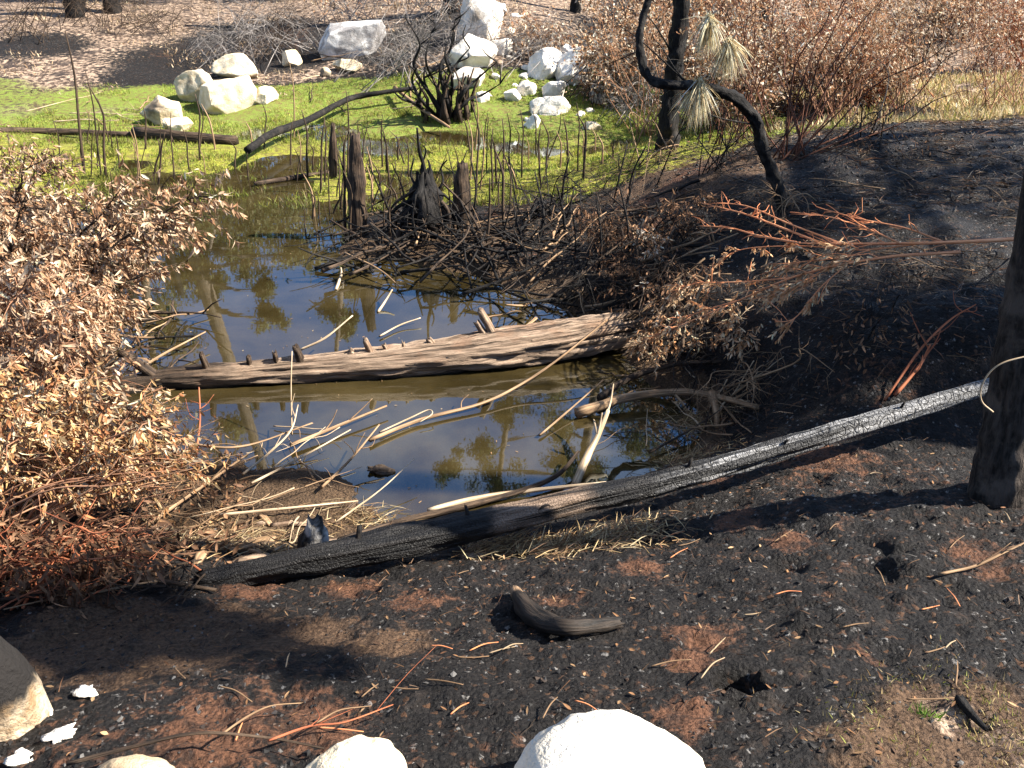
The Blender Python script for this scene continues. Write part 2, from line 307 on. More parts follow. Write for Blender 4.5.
def char_mat():
    m = M('alligator_char'); l = m.attr('loc3', 'Vector'); p = geo_pos(m)
    q = m.scale(l, (48, 24, 24)); v1 = m.n('TexVoronoi', {'Vector': q, 'Scale': 1.0}, feature='DISTANCE_TO_EDGE').outputs[0]
    v2 = m.n('TexVoronoi', {'Vector': m.scale(l, (75, 95, 95)), 'Scale': 1.0}, feature='DISTANCE_TO_EDGE').outputs[0]
    gr = m.noise(m.scale(l, (2.5, 60, 60)), 1.0, 5, .6); s = m.n('SeparateXYZ', {0: l}).outputs[0]; nn = m.noise(p, 6, 5, .6)
    zf = m.ss(m.math('ADD', s, m.math('MULTIPLY', nn, .7)), 2.2, 2.8); cell = m.math('MAXIMUM', m.ss(v1, -.02, .10), m.math('SUBTRACT', .8, zf)); pl = m.mix(m.ss(gr, .35, .7), (.005, .0048, .0048), (.022, .020, .019))
    grey = m.mix(m.ss(gr, .3, .7), (.08, .08, .08), (.34, .335, .33))
    g_ = m.math('MULTIPLY', m.ss(m.math('ADD', s, m.math('MULTIPLY', nn, .7)), 2.45, 2.95), cell)
    c = m.mix(g_, pl, grey)
    br = m.math('MULTIPLY', m.ss(m.math('ADD', s, m.math('MULTIPLY', nn, .25)), 1.38, 1.46), m.ss(m.math('ADD', s, m.math('MULTIPLY', nn, .25)), 1.98, 1.86))
    c = m.mix(m.math('MULTIPLY', br, m.ss(nn, .28, .45)), c, m.mix(m.ss(gr, .3, .7), (.08, .052, .034), (.24, .17, .12)))
    ck = m.ss(m.noise(m.scale(l, (.5, 22, 22)), 1.0, 3, .5), .44, .385); c = m.mix(m.math('MULTIPLY', ck, .9), c, (.006, .0055, .0055)); cell = m.math('SUBTRACT', cell, m.math('MULTIPLY', ck, 1.2))
    h = m.math('ADD', m.math('MULTIPLY', cell, .6), m.math('ADD', m.math('MULTIPLY', m.ss(v2, 0, .12), .25), m.math('MULTIPLY', gr, .5)))
    return m.done(m.bsdf(c, .52, .28, m.bump(h, 1.0, .016)))
MG, MW = ground_mat(), water_mat()
M_WHITE = rock_mat('white_stone', (.66, .59, .49), (.82, .77, .69), (.22, .17, .12), .42)
M_TAN = rock_mat('tan_stone', (.46, .36, .22), (.68, .58, .42), (.10, .07, .05), .55)
M_FORE = rock_mat('warm_white_boulder', (.56, .50, .40), (.74, .69, .60), (.30, .22, .14), .42)  # warm white stone with brownish patches
M_SCORCH = scorch_mat()
M_CREAM = rock_mat('cream_stone', (.55, .44, .28), (.72, .62, .46), (.30, .22, .13), .3)
M_DULL = rock_mat('dull_boulder', (.26, .19, .11), (.46, .36, .24), (.05, .035, .025), .5)
M_CHAR = char_mat()
M_BURN = bark_mat('burnt_bark', (.004, .0037, .0037), (.019, .017, .016), (.03, .025, .021), (14, 60, 60), .9, .02)
M_BURNB = bark_mat('burnt_brown_wood', (.018, .012, .009), (.10, .068, .045), (.02, .016, .014), (4, 60, 60), .9, .02)
M_WOOD = bark_mat('weathered_wood', (.10, .065, .042), (.36, .26, .18), (.17, .11, .072), (2.2, 55, 55), 1.0, .018)
M_PALE = bark_mat('bleached_wood', (.24, .17, .10), (.54, .43, .30), (.36, .26, .16), (3, 80, 80), .6, .006)
M_STICK = bark_mat('dry_stick', (.13, .08, .045), (.36, .24, .14), (.20, .12, .065), (3, 80, 80), .6, .006)
M_ORANGE = bark_mat('orange_twig', (.42, .14, .06), (.80, .38, .19), (.60, .24, .10), (3, 90, 90), .5, .004)
M_RED = bark_mat('red_twig', (.20, .06, .03), (.42, .15, .07), (.28, .11, .06), (3, 90, 90), .5, .004)
M_GREY = bark_mat('grey_twig', (.09, .08, .075), (.38, .34, .31), (.06, .05, .045), (3, 60, 60), .5, .006)
M_TANRED = bark_mat('tan_red_stem', (.20, .09, .05), (.46, .27, .16), (.30, .15, .085), (3, 60, 60), .5, .004)
M_DKRED = bark_mat('dark_red_stem', (.045, .018, .012), (.17, .07, .04), (.07, .03, .02), (3, 60, 60), .5, .004)
M_MOTTLE = rock_mat('mottled_stone', (.55, .53, .50), (.80, .78, .75), (.14, .13, .13), .75)
M_LEAF = col_mat('dry_leaf', .7, .30, spec=.12)
M_GRASS = col_mat('grass_blade', .6, .35)
M_BITS = col_mat('ground_bits', .75, 0, .5)
# ------------------------------------------------------------------ the ground sheet
def graded(lo, hi, d0, c0, c1, g):
    a = list(np.arange(c0, c1, d0)); d = d0; x = c1
    while x < hi: a.append(x); d = min(d*g, 25); x += d
    a.append(hi); d = d0; x = c0-d0; b = []
    while x > lo: b.append(x); d = min(d*g, 25); x -= d
    b.append(lo); return np.array(sorted(b+a))
gx = graded(-400, 400, .017, -2.4, 2.6, 1.03); gy = graded(-200, 500, .016, 1.0, 4.6, 1.018)
X, Y = np.meshgrid(gx, gy); xs, ys = X.ravel(), Y.ravel(); zs = Ht(xs, ys)
mb = MB(); nx, ny = len(gx), len(gy); i = np.arange(ny-1)[:, None]*nx; j = np.arange(nx-1)[None]
mb.add(np.stack([xs, ys, zs], 1), np.stack([i+j, i+j+1, i+nx+j+1, i+nx+j], -1).reshape(-1, 4))
ground = mb.build('ground', MG); tag(ground, 'burnt black and red soil sloping down to the pond and up the far bank', 'ground', kind='structure')
P = np.stack([xs, ys, 0*xs], 1); nz1 = fbm(P, 1.3, 3, 77)
def blob(lst):
    o = np.zeros_like(xs)
    for u, v, r in lst:
        q = at(u, v); o = np.maximum(o, np.exp(-((xs-q[0])**2+(ys-q[1])**2)/(r*r)))
    return o
far = sstep(11.5, 12.8, ys+nz1*.4)
upper = 17.2+nz1*.5-1.2*sstep(2, 5, xs)
green = sstep(9.6, 10.6, ys)*sstep(upper+.7, upper-.5, ys)*sstep(4.6+nz1, 3.4+nz1, xs)
tan = sstep(upper-.3, upper+.9, ys)*.78+0*xs
tan = np.maximum(tan, sstep(6.0, 7.2, xs)*sstep(10.8, 11.8, ys)*.75); tan = tan*(1-.9*sstep(2.2, 3.0, xs)*sstep(7.4, 6.4, xs)*sstep(10, 11, ys))
tan = np.maximum(tan, .75*blob([(40,85,1.6),(90,75,1.5),(20,110,1.2),(110,110,.8),(70,95,1.2)])); green = green*(1-.5*blob([(40,85,1.6),(90,75,1.5),(20,110,1.2),(110,110,.8)]))
tan = tan*(1-.95*blob([(320,40,1.6),(400,45,1.5),(260,30,1.5),(450,20,1.3),(640,90,1.3),(640,40,2),(170,90,.7),(180,60,1.6),(150,75,1.0),(215,45,1.2),(290,60,1.2),(590,60,1.2),(620,50,1.5),(40,45,1.2),(20,48,1)]))  # thins tan to dark ash; upper left patch also paints in brush shadow
red = .14+.24*nz1; red = np.maximum(red, .85*blob([(330,720,.22),(220,735,.25),(700,640,.14),(690,660,.1),(640,570,.13),(560,600,.1),(790,540,.12),(740,520,.14),(720,470,.3),(830,460,.3),(880,360,.4),(690,180,.9),(420,600,.15),(250,590,.15),(350,590,.16),(870,650,.12),(980,560,.16),(680,720,.12),(640,230,.4)]))
red = red*(1-.9*blob([(520,680,.28),(430,690,.22),(600,650,.18),(760,360,.9),(850,300,1.0),(700,330,.5),(900,640,.2),(950,200,1.2),(800,220,.9),(740,580,.2)]))
brown = .95*blob([(100,620,.3),(200,625,.3),(60,650,.3),(300,640,.25),(160,660,.3),(960,740,.25),(1010,720,.22),(900,765,.22),(390,640,.18),(80,560,.4),(680,160,.8),(740,165,.7),(640,190,.5)])
tan = np.maximum(tan, .75*blob([(250,540,.16),(200,545,.16),(560,548,.16),(620,535,.14),(480,552,.14),(170,530,.15),(960,720,.12),(1010,745,.12)]))
hs = Hs(xs, ys); mud = sstep(.16, .03, hs)*sstep(9.6, 8.6, ys)
bed = sstep(.0, -.06, zs)
def setc(nm, r, g, b):
    a = ground.data.color_attributes.new(nm, 'FLOAT_COLOR', 'POINT')
    a.data.foreach_set('color', np.stack([r, g, b, np.ones_like(r)], 1).astype(np.float32).ravel())
setc('zone', red, green, tan); setc('zone2', mud, brown, bed)
mb = MB(); mb.add([(-14, 2, 0), (9, 2, 0), (9, 19, 0), (-14, 19, 0)], [[0, 1, 2, 3]])
wat = mb.build('water', MW); tag(wat, 'still brown pond water mirroring blue sky and trees', 'water', kind='structure')
# ------------------------------------------------------------------ far trees (seen mirrored in the pond)
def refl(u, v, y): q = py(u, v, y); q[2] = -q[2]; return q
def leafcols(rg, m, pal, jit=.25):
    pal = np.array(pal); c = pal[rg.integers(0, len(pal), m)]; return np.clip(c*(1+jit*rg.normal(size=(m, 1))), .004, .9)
def tree(name, label, base, axis, clusters, r0, pal, seed, group=None, nleaf=650, lsz=.2, bark=M_WOOD):
    rg = np.random.default_rng(seed); t = thing(name, label, 'tree', base, group)
    ax = np.array([base-np.array([0, 0, .3])]+list(axis)); b = MB(); b.tube(ax, np.linspace(r0, r0*.35, len(ax)), 12, rough=.15, rs=.3, seed=seed, sm=6); b.build('trunk', bark, t)
    cr = MB(); sp_, _ = smooth(ax, 1, 8)
    for c, r in clusters:
        c = np.asarray(c); lb = MB(); k = np.argmin(np.linalg.norm(sp_-c, axis=1)+.8*np.maximum(0, sp_[:, 2]-c[2])); s = sp_[k]
        lb.tube([s, (s+c)/2+rg.normal(size=3)*.25*r, c], [r0*.3, r0*.18, .02], 6, sm=4); lb.build('limb', bark, t)
        for g in range(9):
            cc = c+rg.normal(size=3)*r*.45*np.array([1, 1, .8]); m = nleaf//9
            Pn = cc+rg.normal(size=(m, 3))*r*.26
            leaves(cr, Pn, rg.normal(size=(m, 3))+[0, 0, -.5], rg.normal(size=(m, 3)), lsz*rg.uniform(.6, 1.3, m), lsz*.4, leafcols(rg, m, pal), .3)
    cr.build('crown', M_GRASS, t); return t
OLIVE = [(.12, .14, .035), (.26, .25, .09), (.08, .10, .03), (.32, .26, .11)]
def grounded(q): return np.array([q[0], q[1], gz(q[0], q[1])])
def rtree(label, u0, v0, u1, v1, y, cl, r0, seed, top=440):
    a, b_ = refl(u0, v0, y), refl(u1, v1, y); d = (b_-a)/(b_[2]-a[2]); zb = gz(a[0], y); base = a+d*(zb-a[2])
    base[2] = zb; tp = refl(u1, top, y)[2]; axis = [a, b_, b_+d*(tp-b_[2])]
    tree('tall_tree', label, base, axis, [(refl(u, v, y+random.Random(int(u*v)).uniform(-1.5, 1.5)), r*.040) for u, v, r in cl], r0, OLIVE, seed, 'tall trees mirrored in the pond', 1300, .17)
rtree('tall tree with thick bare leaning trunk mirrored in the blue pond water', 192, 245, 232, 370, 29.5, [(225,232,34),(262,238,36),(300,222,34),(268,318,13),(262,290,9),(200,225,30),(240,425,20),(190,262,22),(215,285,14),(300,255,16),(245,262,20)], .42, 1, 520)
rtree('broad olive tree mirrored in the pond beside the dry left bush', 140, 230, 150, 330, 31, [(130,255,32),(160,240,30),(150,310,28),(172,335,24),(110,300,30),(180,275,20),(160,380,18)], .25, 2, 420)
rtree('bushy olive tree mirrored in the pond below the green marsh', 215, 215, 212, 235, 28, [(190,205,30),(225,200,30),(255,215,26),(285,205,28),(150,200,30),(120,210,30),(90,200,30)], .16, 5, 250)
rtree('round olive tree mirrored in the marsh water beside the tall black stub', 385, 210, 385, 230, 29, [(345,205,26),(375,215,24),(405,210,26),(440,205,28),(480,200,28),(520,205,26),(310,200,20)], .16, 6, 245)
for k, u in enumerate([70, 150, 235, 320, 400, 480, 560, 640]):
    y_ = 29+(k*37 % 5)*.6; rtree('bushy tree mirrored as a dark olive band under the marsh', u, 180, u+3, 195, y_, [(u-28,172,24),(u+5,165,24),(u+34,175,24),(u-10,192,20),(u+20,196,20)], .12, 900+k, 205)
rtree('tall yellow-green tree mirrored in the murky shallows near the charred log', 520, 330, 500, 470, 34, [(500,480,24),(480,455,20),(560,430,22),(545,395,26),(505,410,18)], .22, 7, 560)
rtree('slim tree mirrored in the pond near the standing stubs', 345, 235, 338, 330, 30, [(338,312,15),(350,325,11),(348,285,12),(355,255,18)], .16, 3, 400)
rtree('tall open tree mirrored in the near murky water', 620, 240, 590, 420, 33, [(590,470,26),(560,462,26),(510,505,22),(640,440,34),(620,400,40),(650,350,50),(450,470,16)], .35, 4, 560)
# ------------------------------------------------------------------ boulders and stones
STONES = [(163,112,38,34,'tan boulder with shaded left face, leftmost of the bank pile','t'),(198,88,34,36,'tan boulder standing upright behind the pale one in the pile','t'),(236,69,42,24,'flat-topped pale boulder highest in the left bank pile','w'),
 (227,99,50,36,'large pale boulder at the front right of the left pile','w'),(178,126,30,17,'small white slab lying at the grass edge below the tan boulder','w'),(265,96,23,18,'round white stone lying alone right of the left pile','w'),(293,60,18,16,'small white stone lying in dark soil above the left pile','w'),
 (352,41,56,42,'big white boulder with grey mottling beside the grey brush','w'),(350,66,30,12,'low tan slab under the big mottled boulder','t'),(326,73,11,9,'tiny tan stone left below the big mottled boulder','t'),
 (480,26,32,40,'tallest white rock at the top of the pale rock slope','w'),(501,49,19,13,'white wedge stone right of the tallest white rock','w'),(473,57,32,27,'broad white rock behind the burnt shrub','w'),(469,79,24,19,'white rock low beside the burnt shrub stump','w'),(495,8,16,12,'white stone at the very top of the pale slope','w'),
 (544,68,24,26,'white block with a sharp edge in the right rock group','w'),(567,54,13,15,'small pointed white stone topmost in the right rock group','w'),(575,73,26,32,'large white boulder of the right rock group','w'),(589,71,13,25,'narrow white slab leaning against the large right boulder','w'),(596,96,13,18,'small white stone at the right end on red soil','w'),
 (553,91,17,19,'white stone with a dark hollow below the sharp block','w'),(551,107,25,15,'flat white stone lowest in the right rock group','w'),(536,109,14,14,'squat white stone left of the flat lowest one','w'),(525,91,15,12,'white stone in green grass left of the dark hollow','w'),(533,124,10,12,'small white stone down by the marsh reeds','w'),(512,97,12,10,'small white stone sitting alone in the green grass','w'),(592,127,13,8,'flat tan stone by the marsh near the black trunk','t'),(483,99,10,8,'tiny white stone in grass right of the burnt shrub','w')]
for k, (u, v, wd, hg, lab, kd) in enumerate(STONES):
    q = at(u, v+hg*.38); s = pxm(q)*(1.3 if u > 450 else 1.0); b = MB()
    c = py(u, v, q[1]+wd*s*.25); rockmesh(b, c, (wd*s*1.22, wd*s*1.0, hg*s*1.25), 100+k, 22, .07, rotz=.0, lv=5 if wd > 20 else 4)
    tag(b.build('boulder' if wd > 22 else 'stone', M_MOTTLE if 'mottling' in lab else M_CREAM if k < 7 and kd == 'w' else (M_TAN if kd == 't' else M_WHITE), origin=q), lab, 'rock', 'pale rocks on the far bank')
def forerock(u, v, wd, hg, lab, mat, seed, name='boulder', rz=0, dz=0):
    q = py(u, v, 0) if 0 else at(u, min(v, 900)); s = pxm(q); c = q+np.array([0, .02, dz]); b = MB(); rockmesh(b, c, (wd*s, wd*s*.75, hg*s), seed, 1, .07, rotz=rz)
    tag(b.build(name, mat, origin=c), lab, 'rock')
forerock(607, 812, 214, 196, 'large bright white boulder half out at the bottom edge', M_FORE, 301)
forerock(352, 800, 116, 118, 'smaller cream boulder at the bottom edge left of the white one', M_CREAM, 307, rz=.4)
forerock(128, 806, 104, 90, 'dull brown boulder low under the dark twig', M_DULL, 303)
forerock(-20, 728, 118, 262, 'tall scorched boulder with blackened top at the left edge', M_SCORCH, 304, rz=.3)
for (u, v, wd, sd_, lab) in [(86,692,26,31,'jagged white ash chunk on red soil beside the scorched boulder'),(62,738,26,32,'white ash chunk lying beside the brown boulder'),(50,715,10,33,'little white ash crumb between the two chunks'),(22,762,30,34,'pale ash chunk in the bottom left corner')]:
    q = at(u, v); s = pxm(q); b = MB(); rockmesh(b, q+[0, 0, .008], (wd*s*1.35, wd*s*.9, wd*s*.5), sd_, 14, .5, rotz=sd_*1., lv=3)
    tag(b.build('ash_chunk', M_WHITE, origin=q), lab, 'ash chunk', 'white ash chunks by the scorched boulder')
# ------------------------------------------------------------------ big logs
def atz(u, v, h): return at(u, v, h)
L0 = [(208,584,2.80),(330,560,2.93),(440,537,3.06),(540,512,3.19),(650,485,3.32),(760,455,3.46),(860,425,3.60),(990,386,3.78)]
pts = np.array([py(*q) for q in L0]); pts[:4, 2] += [.015, .025, .02, .01]; rads = np.array([.05,.070,.074,.068,.060,.054,.047,.041])
t = thing('charred_log', 'long charred log with silvery checked upper end lying in front of the pond', 'log', grounded(pts[0]))
b = MB(); pp, rr = smooth(pts, rads, 40); b.tube(pp, rr, 48, rough=.20, rs=.03, seed=5, jag=.05, al=.16); b.build('log_body', M_CHAR, t)
k = np.argmin(abs(pp[:, 0]-py(546, 512, 3.18)[0])); kc = pp[k]+nrm(np.array([.0, -.052, .040]))*rr[k]*1.075; b = MB()
th = np.linspace(0, 2*math.pi, 12, endpoint=False); ax = nrm(pp[k+3]-pp[k-3]); up_ = nrm(np.array([0, -.6, .5])); vv = nrm(np.cross(ax, up_)); nv = np.cross(vv, ax)*-1
if nv[1] > 0: nv = -nv
ring = [kc+nv*.003+ax*.036*math.cos(a)*(1+.25*math.sin(3*a))+vv*.018*math.sin(a) for a in th]
ring2 = [kc-nv*.012+ax*.046*math.cos(a)+vv*.026*math.sin(a) for a in th]; ring0 = [kc+nv*.0+ax*.034*math.cos(a)+vv*.014*math.sin(a) for a in th]
V = np.array(ring2+ring+ring0); i = np.arange(12); i2 = (i+1) % 12
for (f_, dv, r_, l_) in [(.18, (.1, .3, 1), .014, .04), (.33, (-.2, .2, 1), .012, .03), (.62, (.2, .1, 1), .011, .03), (.74, (.3, -.3, .8), .009, .03), (.9, (.2, -.2, 1), .008, .03)]:
    i_ = int(f_*(len(pp)-1)); a_ = pp[i_]; e_ = a_+nrm(np.array(dv))*(rr[i_]+l_); sb_ = MB(); sb_.tube([a_, (a_+e_)/2, e_], [r_*1.5, r_*1.1, r_*.7], 9, rough=.3, rs=.02, sm=3, jag=.015, seed=i_); sb_.build('branch_stub', M_BURN, t)
b.add(V, np.vstack([np.stack([i, i2, i2+12, i+12], 1), np.stack([i+12, i2+12, i2+24, i+24], 1)])); b.add([kc-nv*.001]+ring0, None, np.stack([0*i, i+1, i2+1], 1)); b.build('knot_dark_disc', M_BURN, t)  # black disc on the log surface stands in for a hole's dark inside
L1 = [(96,392,.03),(160,380,.05),(200,377,.06),(300,370,.07),(400,361,.09),(500,350,.11),(555,342,.12),(602,333,.15)]
pts = np.array([pz(*q) for q in L1]); rads = np.array([.06,.075,.085,.10,.125,.15,.165,.14])
t = thing('weathered_log', 'thick weathered grey-brown log with snapped branch stubs lying across the pond', 'log', np.array([pts[0, 0], pts[0, 1], 0]))
def mixwood():
    m = M('half_burnt_log'); l = m.attr('loc3', 'Vector'); s = m.n('SeparateXYZ', {0: l}).outputs[0]; g = m.noise(m.scale(l, (1.6, 60, 60)), 1.0, 8, .72); n2 = m.noise(geo_pos(m), 5, 5, .6)
    c = m.mix(m.ss(g, .32, .68), (.10, .066, .044), (.40, .29, .205)); c = m.mix(m.math('MULTIPLY', m.ss(n2, .5, .66), .7), c, (.22, .13, .08))
    dk = m.mix(m.ss(g, .35, .7), (.014, .011, .009), (.10, .065, .042))
    f = m.ss(m.math('ADD', s, m.math('MULTIPLY', m.math('SUBTRACT', n2, .5), 1.2)), 1.15, .65)
    c = m.mix(f, c, dk); z = m.n('SeparateXYZ', {0: geo_pos(m)}).outputs[2]; wet = m.ss(m.math('ADD', z, m.math('MULTIPLY', n2, .03)), .05, .02)
    c = m.mix(wet, c, (.014, .010, .007)); cr = m.ss(m.noise(m.scale(l, (.55, 34, 34)), 1.0, 4, .6), .45, .38)
    c = m.mix(m.math('MULTIPLY', cr, .8), c, (.03, .02, .014))
    return m.done(m.bsdf(c, .8, .25, m.bump(m.math('SUBTRACT', g, m.math('MULTIPLY', cr, .6)), 1.0, .03)))
M_HALF = mixwood()
b = MB(); pp, rr = smooth(pts, rads, 24); b.tube(pp, rr, 72, rough=.17, rs=.026, seed=8, jag=.34, al=.12); b.build('log_body', M_HALF, t)
for (u, v, u2, v2, r) in [(160,382,132,361,9),(208,372,203,362,6),(252,370,248,362,5),(278,366,274,359,5),(306,366,300,354,7),(362,360,353,353,7),(376,358,370,348,6),(390,358,384,347,5),(406,354,405,347,3),(492,341,478,328,6),(500,340,487,322,7),(372,366,374,380,8),(440,348,430,342,6)]:
    k = np.argmin(abs((pp[:, 0]*FPX/(pp[:, 1]*cp+(HC-pp[:, 2])*sp)+512)-u)); a = pp[k]; e = py(u2, v2, a[1]-.02); s = pxm(a); e = a+(e-a)*(1.05+.35*math.sin(u*1.7)**2)+np.array([.02*math.sin(u), 0, 0]); b = MB()
    b.tube([a, (a+e)/2+[0, 0, .01], e], [r*s*.75, r*s*.62, r*s*.5], 9, rough=.2, rs=.03, seed=u, sm=3, jag=.03); b.build('branch_stub', M_BURNB if u < 310 else M_WOOD, t)
rg = np.random.default_rng(3)
for k in range(26):   # frayed root strands at the right end
    a = pp[-int(rg.integers(8, 40))]+rg.normal(size=3)*.055; e = pp[-1]+np.array([rg.uniform(-.25, .2), rg.uniform(-.16, .14), rg.uniform(-.14, .13)]); b = MB(); b.tube([a, (a+e)/2+rg.normal(size=3)*.03, e], np.array([.022, .016, .004])*rg.uniform(.5, 1.3), 6, sm=4, rough=.3, rs=.03); b.build('root_strand', M_BURNB if k % 3 == 0 else M_WOOD, t)
def glog(pxs, rads, name, lab, cat, mat, h=None, n=14, seed=1, rough=.15, group=None, smn=5, z=None):
    P_ = []
    for (u, v), r in zip(pxs, np.broadcast_to(rads, (len(pxs),))):
        q = at(u, v); r_ = r*pxm(q); P_.append((at(u, v, r_*.7 if h is None else h) if z is None else pz(u, v, z), r_))
    pts = np.array([p[0] for p in P_]); b = MB(); b.tube(pts, [p[1] for p in P_], n, rough=rough, rs=.06, seed=seed, sm=smn, jag=.03)
    return tag(b.build(name, mat, origin=pts[0]), lab, cat, group)
glog([(-30,131),(40,131),(140,135)], [3,3.2,3], 'fallen_log', 'thin dark log along the left edge of the green marsh', 'log', M_BURNB)
glog([(136,133),(180,137),(236,141)], [6,6,5], 'fallen_log', 'short dark log with pale broken end below the left boulder pile', 'log', M_BURNB)
glog([(248,150),(273,133),(308,120),(349,99),(380,93),(415,88)], [3.5,3.5,3,2.6,2.3,2], 'arched_branch', 'dark arched branch reaching over the green bank to the burnt shrub', 'branch', M_BURN, h=.25)
glog([(395,88),(420,108),(449,127)], [2,1.6,1.2], 'pale_branch', 'thin pale branch slanting down to the burnt shrub stump', 'branch', M_STICK, h=.15)
glog([(255,184),(290,178),(330,172)], [2.2,2.5,1.6], 'floating_branch', 'dark branch floating among the green marsh clumps', 'branch', M_BURNB, z=.03)
# curved wood piece in the foreground ash
q = [at(516,592,.03),at(524,606,.04),at(540,620,.04),at(565,628,.04),at(595,626,.035),at(618,622,.03)]
b = MB(); b.tube(q, [.024,.038,.037,.03,.026,.018], 18, rough=.2, rs=.03, seed=4, sm=8, jag=.02)
def halfwood():
    m = M('split_wood'); l = m.attr('loc3', 'Vector'); g = m.noise(m.scale(l, (6, 90, 90)), 1., 5, .6); nz = m.n('SeparateXYZ', {0: m.n('NewGeometry').outputs['Normal']}).outputs
    f = m.ss(m.math('ADD', m.n('SeparateXYZ', {0: l}).outputs[0], m.math('MULTIPLY', g, .05)), .12, .07)
    c = m.mix(m.ss(g, .35, .68), (.004, .0035, .003), (.032, .022, .015)); c = m.mix(f, c, m.mix(m.ss(g, .3, .7), (.12, .07, .04), (.36, .24, .14)))
    return m.done(m.bsdf(c, .7, .3, m.bump(g, .9, .01)))
tag(b.build('curved_wood', halfwood(), origin=grounded(q[2])), 'curved chunk of split brown wood lying alone on black ash', 'wood chunk')
# ------------------------------------------------------------------ burnt trees on the right
def burnt_tree(label, base, axis, rads, limbs, seed, mat=M_BURN, name='burnt_tree', n=26, rgh=.3):
    t = thing(name, label, 'tree', base); b = MB(); p_, r_ = smooth(axis, rads, 14); b.tube(p_, r_, n, rough=rgh, rs=.035, seed=seed, al=.5); b.build('trunk', mat, t)
    for l, r in limbs:
        b = MB(); b.tube(l, np.linspace(r, r*.3, len(l)), 8, rough=.15, seed=seed, sm=5); b.build('limb', mat, t)
    return t
q = at(997, 497); s = pxm(q); a0 = q-np.array([0, 0, .08]); a1 = py(1046, 215, q[1]+.02); up_ = (a1-q)
t = burnt_tree('thick burnt trunk at the right edge with sunlit strip of bark', q, [a0, q+up_*.12, q+up_*.5, a1, q+up_*2.6+[.05, .1, 0], q+up_*5+[.1, .2, 0]], [29*s, 25*s, 23*s, 21*s, 17*s, 8*s],
    [([q+up_*2.4, q+up_*2.6+[.5, .1, .3], q+up_*2.7+[1.2, .3, .7]], .03), ([q+up_*3.2, q+up_*3.4+[-.1, .6, .3], q+up_*3.5+[.2, 1.2, .5]], .03)], 11,
    bark_mat('trunk_bark', (.010, .009, .008), (.06, .048, .04), (.10, .08, .065), (9, 42, 42), 1.0, .03), rgh=.12)
b = MB(); b.tube([py(u, v, q[1]-.105) for u, v in [(1032,355),(1005,362),(990,372),(981,388),(982,402),(993,412)]], .0035, 6, sm=6); b.build('bark_tendril', M_PALE, t)
q = at(665, 150); t = burnt_tree('straight black trunk standing behind the crooked sapling', q, [q-np.array([0, 0, .1]), py(668,130,q[1]), py(674,70,q[1]), py(682,0,q[1]), py(695,-180,q[1])], [.16, .14, .115, .10, .06], [([py(676,60,q[1]), py(655,25,q[1]-.2), py(640,10,q[1]-.4)], .015)], 12, n=16)
q = at(782, 212); yb = q[1]; s = pxm(q)
PX = [(783,214),(780,195),(765,155),(757,125),(740,102),(715,90),(690,86),(660,84),(646,74),(640,50),(642,22),(652,-10),(668,-70)]
ax = np.array([py(u, v, yb+.12*math.sin(k*.7)) for k, (u, v) in enumerate(PX)]); ax[0, 2] = gz(*ax[0, :2])-.05
t = burnt_tree('crooked black sapling with a sharp S-bend and straw needle tufts', grounded(ax[0]), ax, np.array([8,8,8,8,7.5,7,6.5,6,5.5,5,4.8,4.5,3.5])*s*.72, [([ax[6], py(640,40,yb+.3), py(610,20,yb+.5)], .008), ([ax[3], py(720,118,yb-.1), py(690,105,yb-.2)], .008), ([ax[2], py(790,130,yb), py(815,112,yb+.2)], .006), ([ax[9], py(618,60,yb), py(600,66,yb+.1)], .005), ([ax[6], py(676,70,yb), py(662,48,yb+.1), py(655,40,yb)], .008), ([ax[1], py(740,180,yb-.2), py(715,172,yb-.2)], .006), ([ax[8], py(668,60,yb+.1), py(690,62,yb+.2)], .005)], 13,
    bark_mat('sapling_bark', (.004, .0037, .0037), (.018, .016, .015), (.05, .045, .04), (14, 30, 30), 1.0, .02, .8, .12), n=16)
for (u, v, d, L_) in [(700,80,(-.1,-.1,-1),.34),(710,16,(.0,-.1,-1),.29),(729,40,(.05,-.1,-1),.30)]:
    rg = np.random.default_rng(u); c = py(u, v, yb-.12); b = MB(); m = 280; D = np.array(d)+rg.normal(size=(m, 3))*.34
    blades(b, c+rg.normal(size=(m, 3))*.012, D, L_*rg.uniform(.6, 1.1, m), .007, leafcols(rg, m, [(.72,.60,.36),(.60,.44,.22),(.82,.74,.52)])); b.build('needle_tuft', M_GRASS, t)
    b = MB(); b.tube([py(u+6, v-5, yb+.1), c], [.008, .006], 6); b.build('twig', M_BURN, t)
SD = np.array(sd)
def shade_tree(label, x, y, h, targets, r0, seed):  # unseen tree; crown clusters placed sunward of ground spots to shade them
    cl = [(lambda p, hh: p+SD*(hh/SD[2]))(at(u, v), hh) for u, v, hh, r in targets]; rr = [t_[3] for t_ in targets]; base = np.array([x, y, gz(x, y)])
    tree('shade_tree', label, base, [base+[0, 0, h*.5], base+[.1, .1, h]], list(zip(cl, rr)), r0, OLIVE, seed, None, 420, .16, M_BURN)
shade_tree('unseen leafy tree beyond the right edge, crown placed to shade the black mound crest', 10.5, 8.5, 10, [(960,172,7,1.1),(1010,185,7,1.0),(850,205,7.5,.45),(760,345,8,.5),(640,285,8.5,.4),(870,345,7.5,.55),(930,300,7.2,.5),(985,330,6.8,.5),(790,375,8,.4)], .2, 81)
shade_tree('unseen leafy tree beyond the right edge, crown placed to dapple the lower left soil', 7.6, 3.6, 11, [(60,625,8,.34),(150,630,8.5,.3),(240,640,8.5,.25),(640,480,7,.2)], .16, 82)
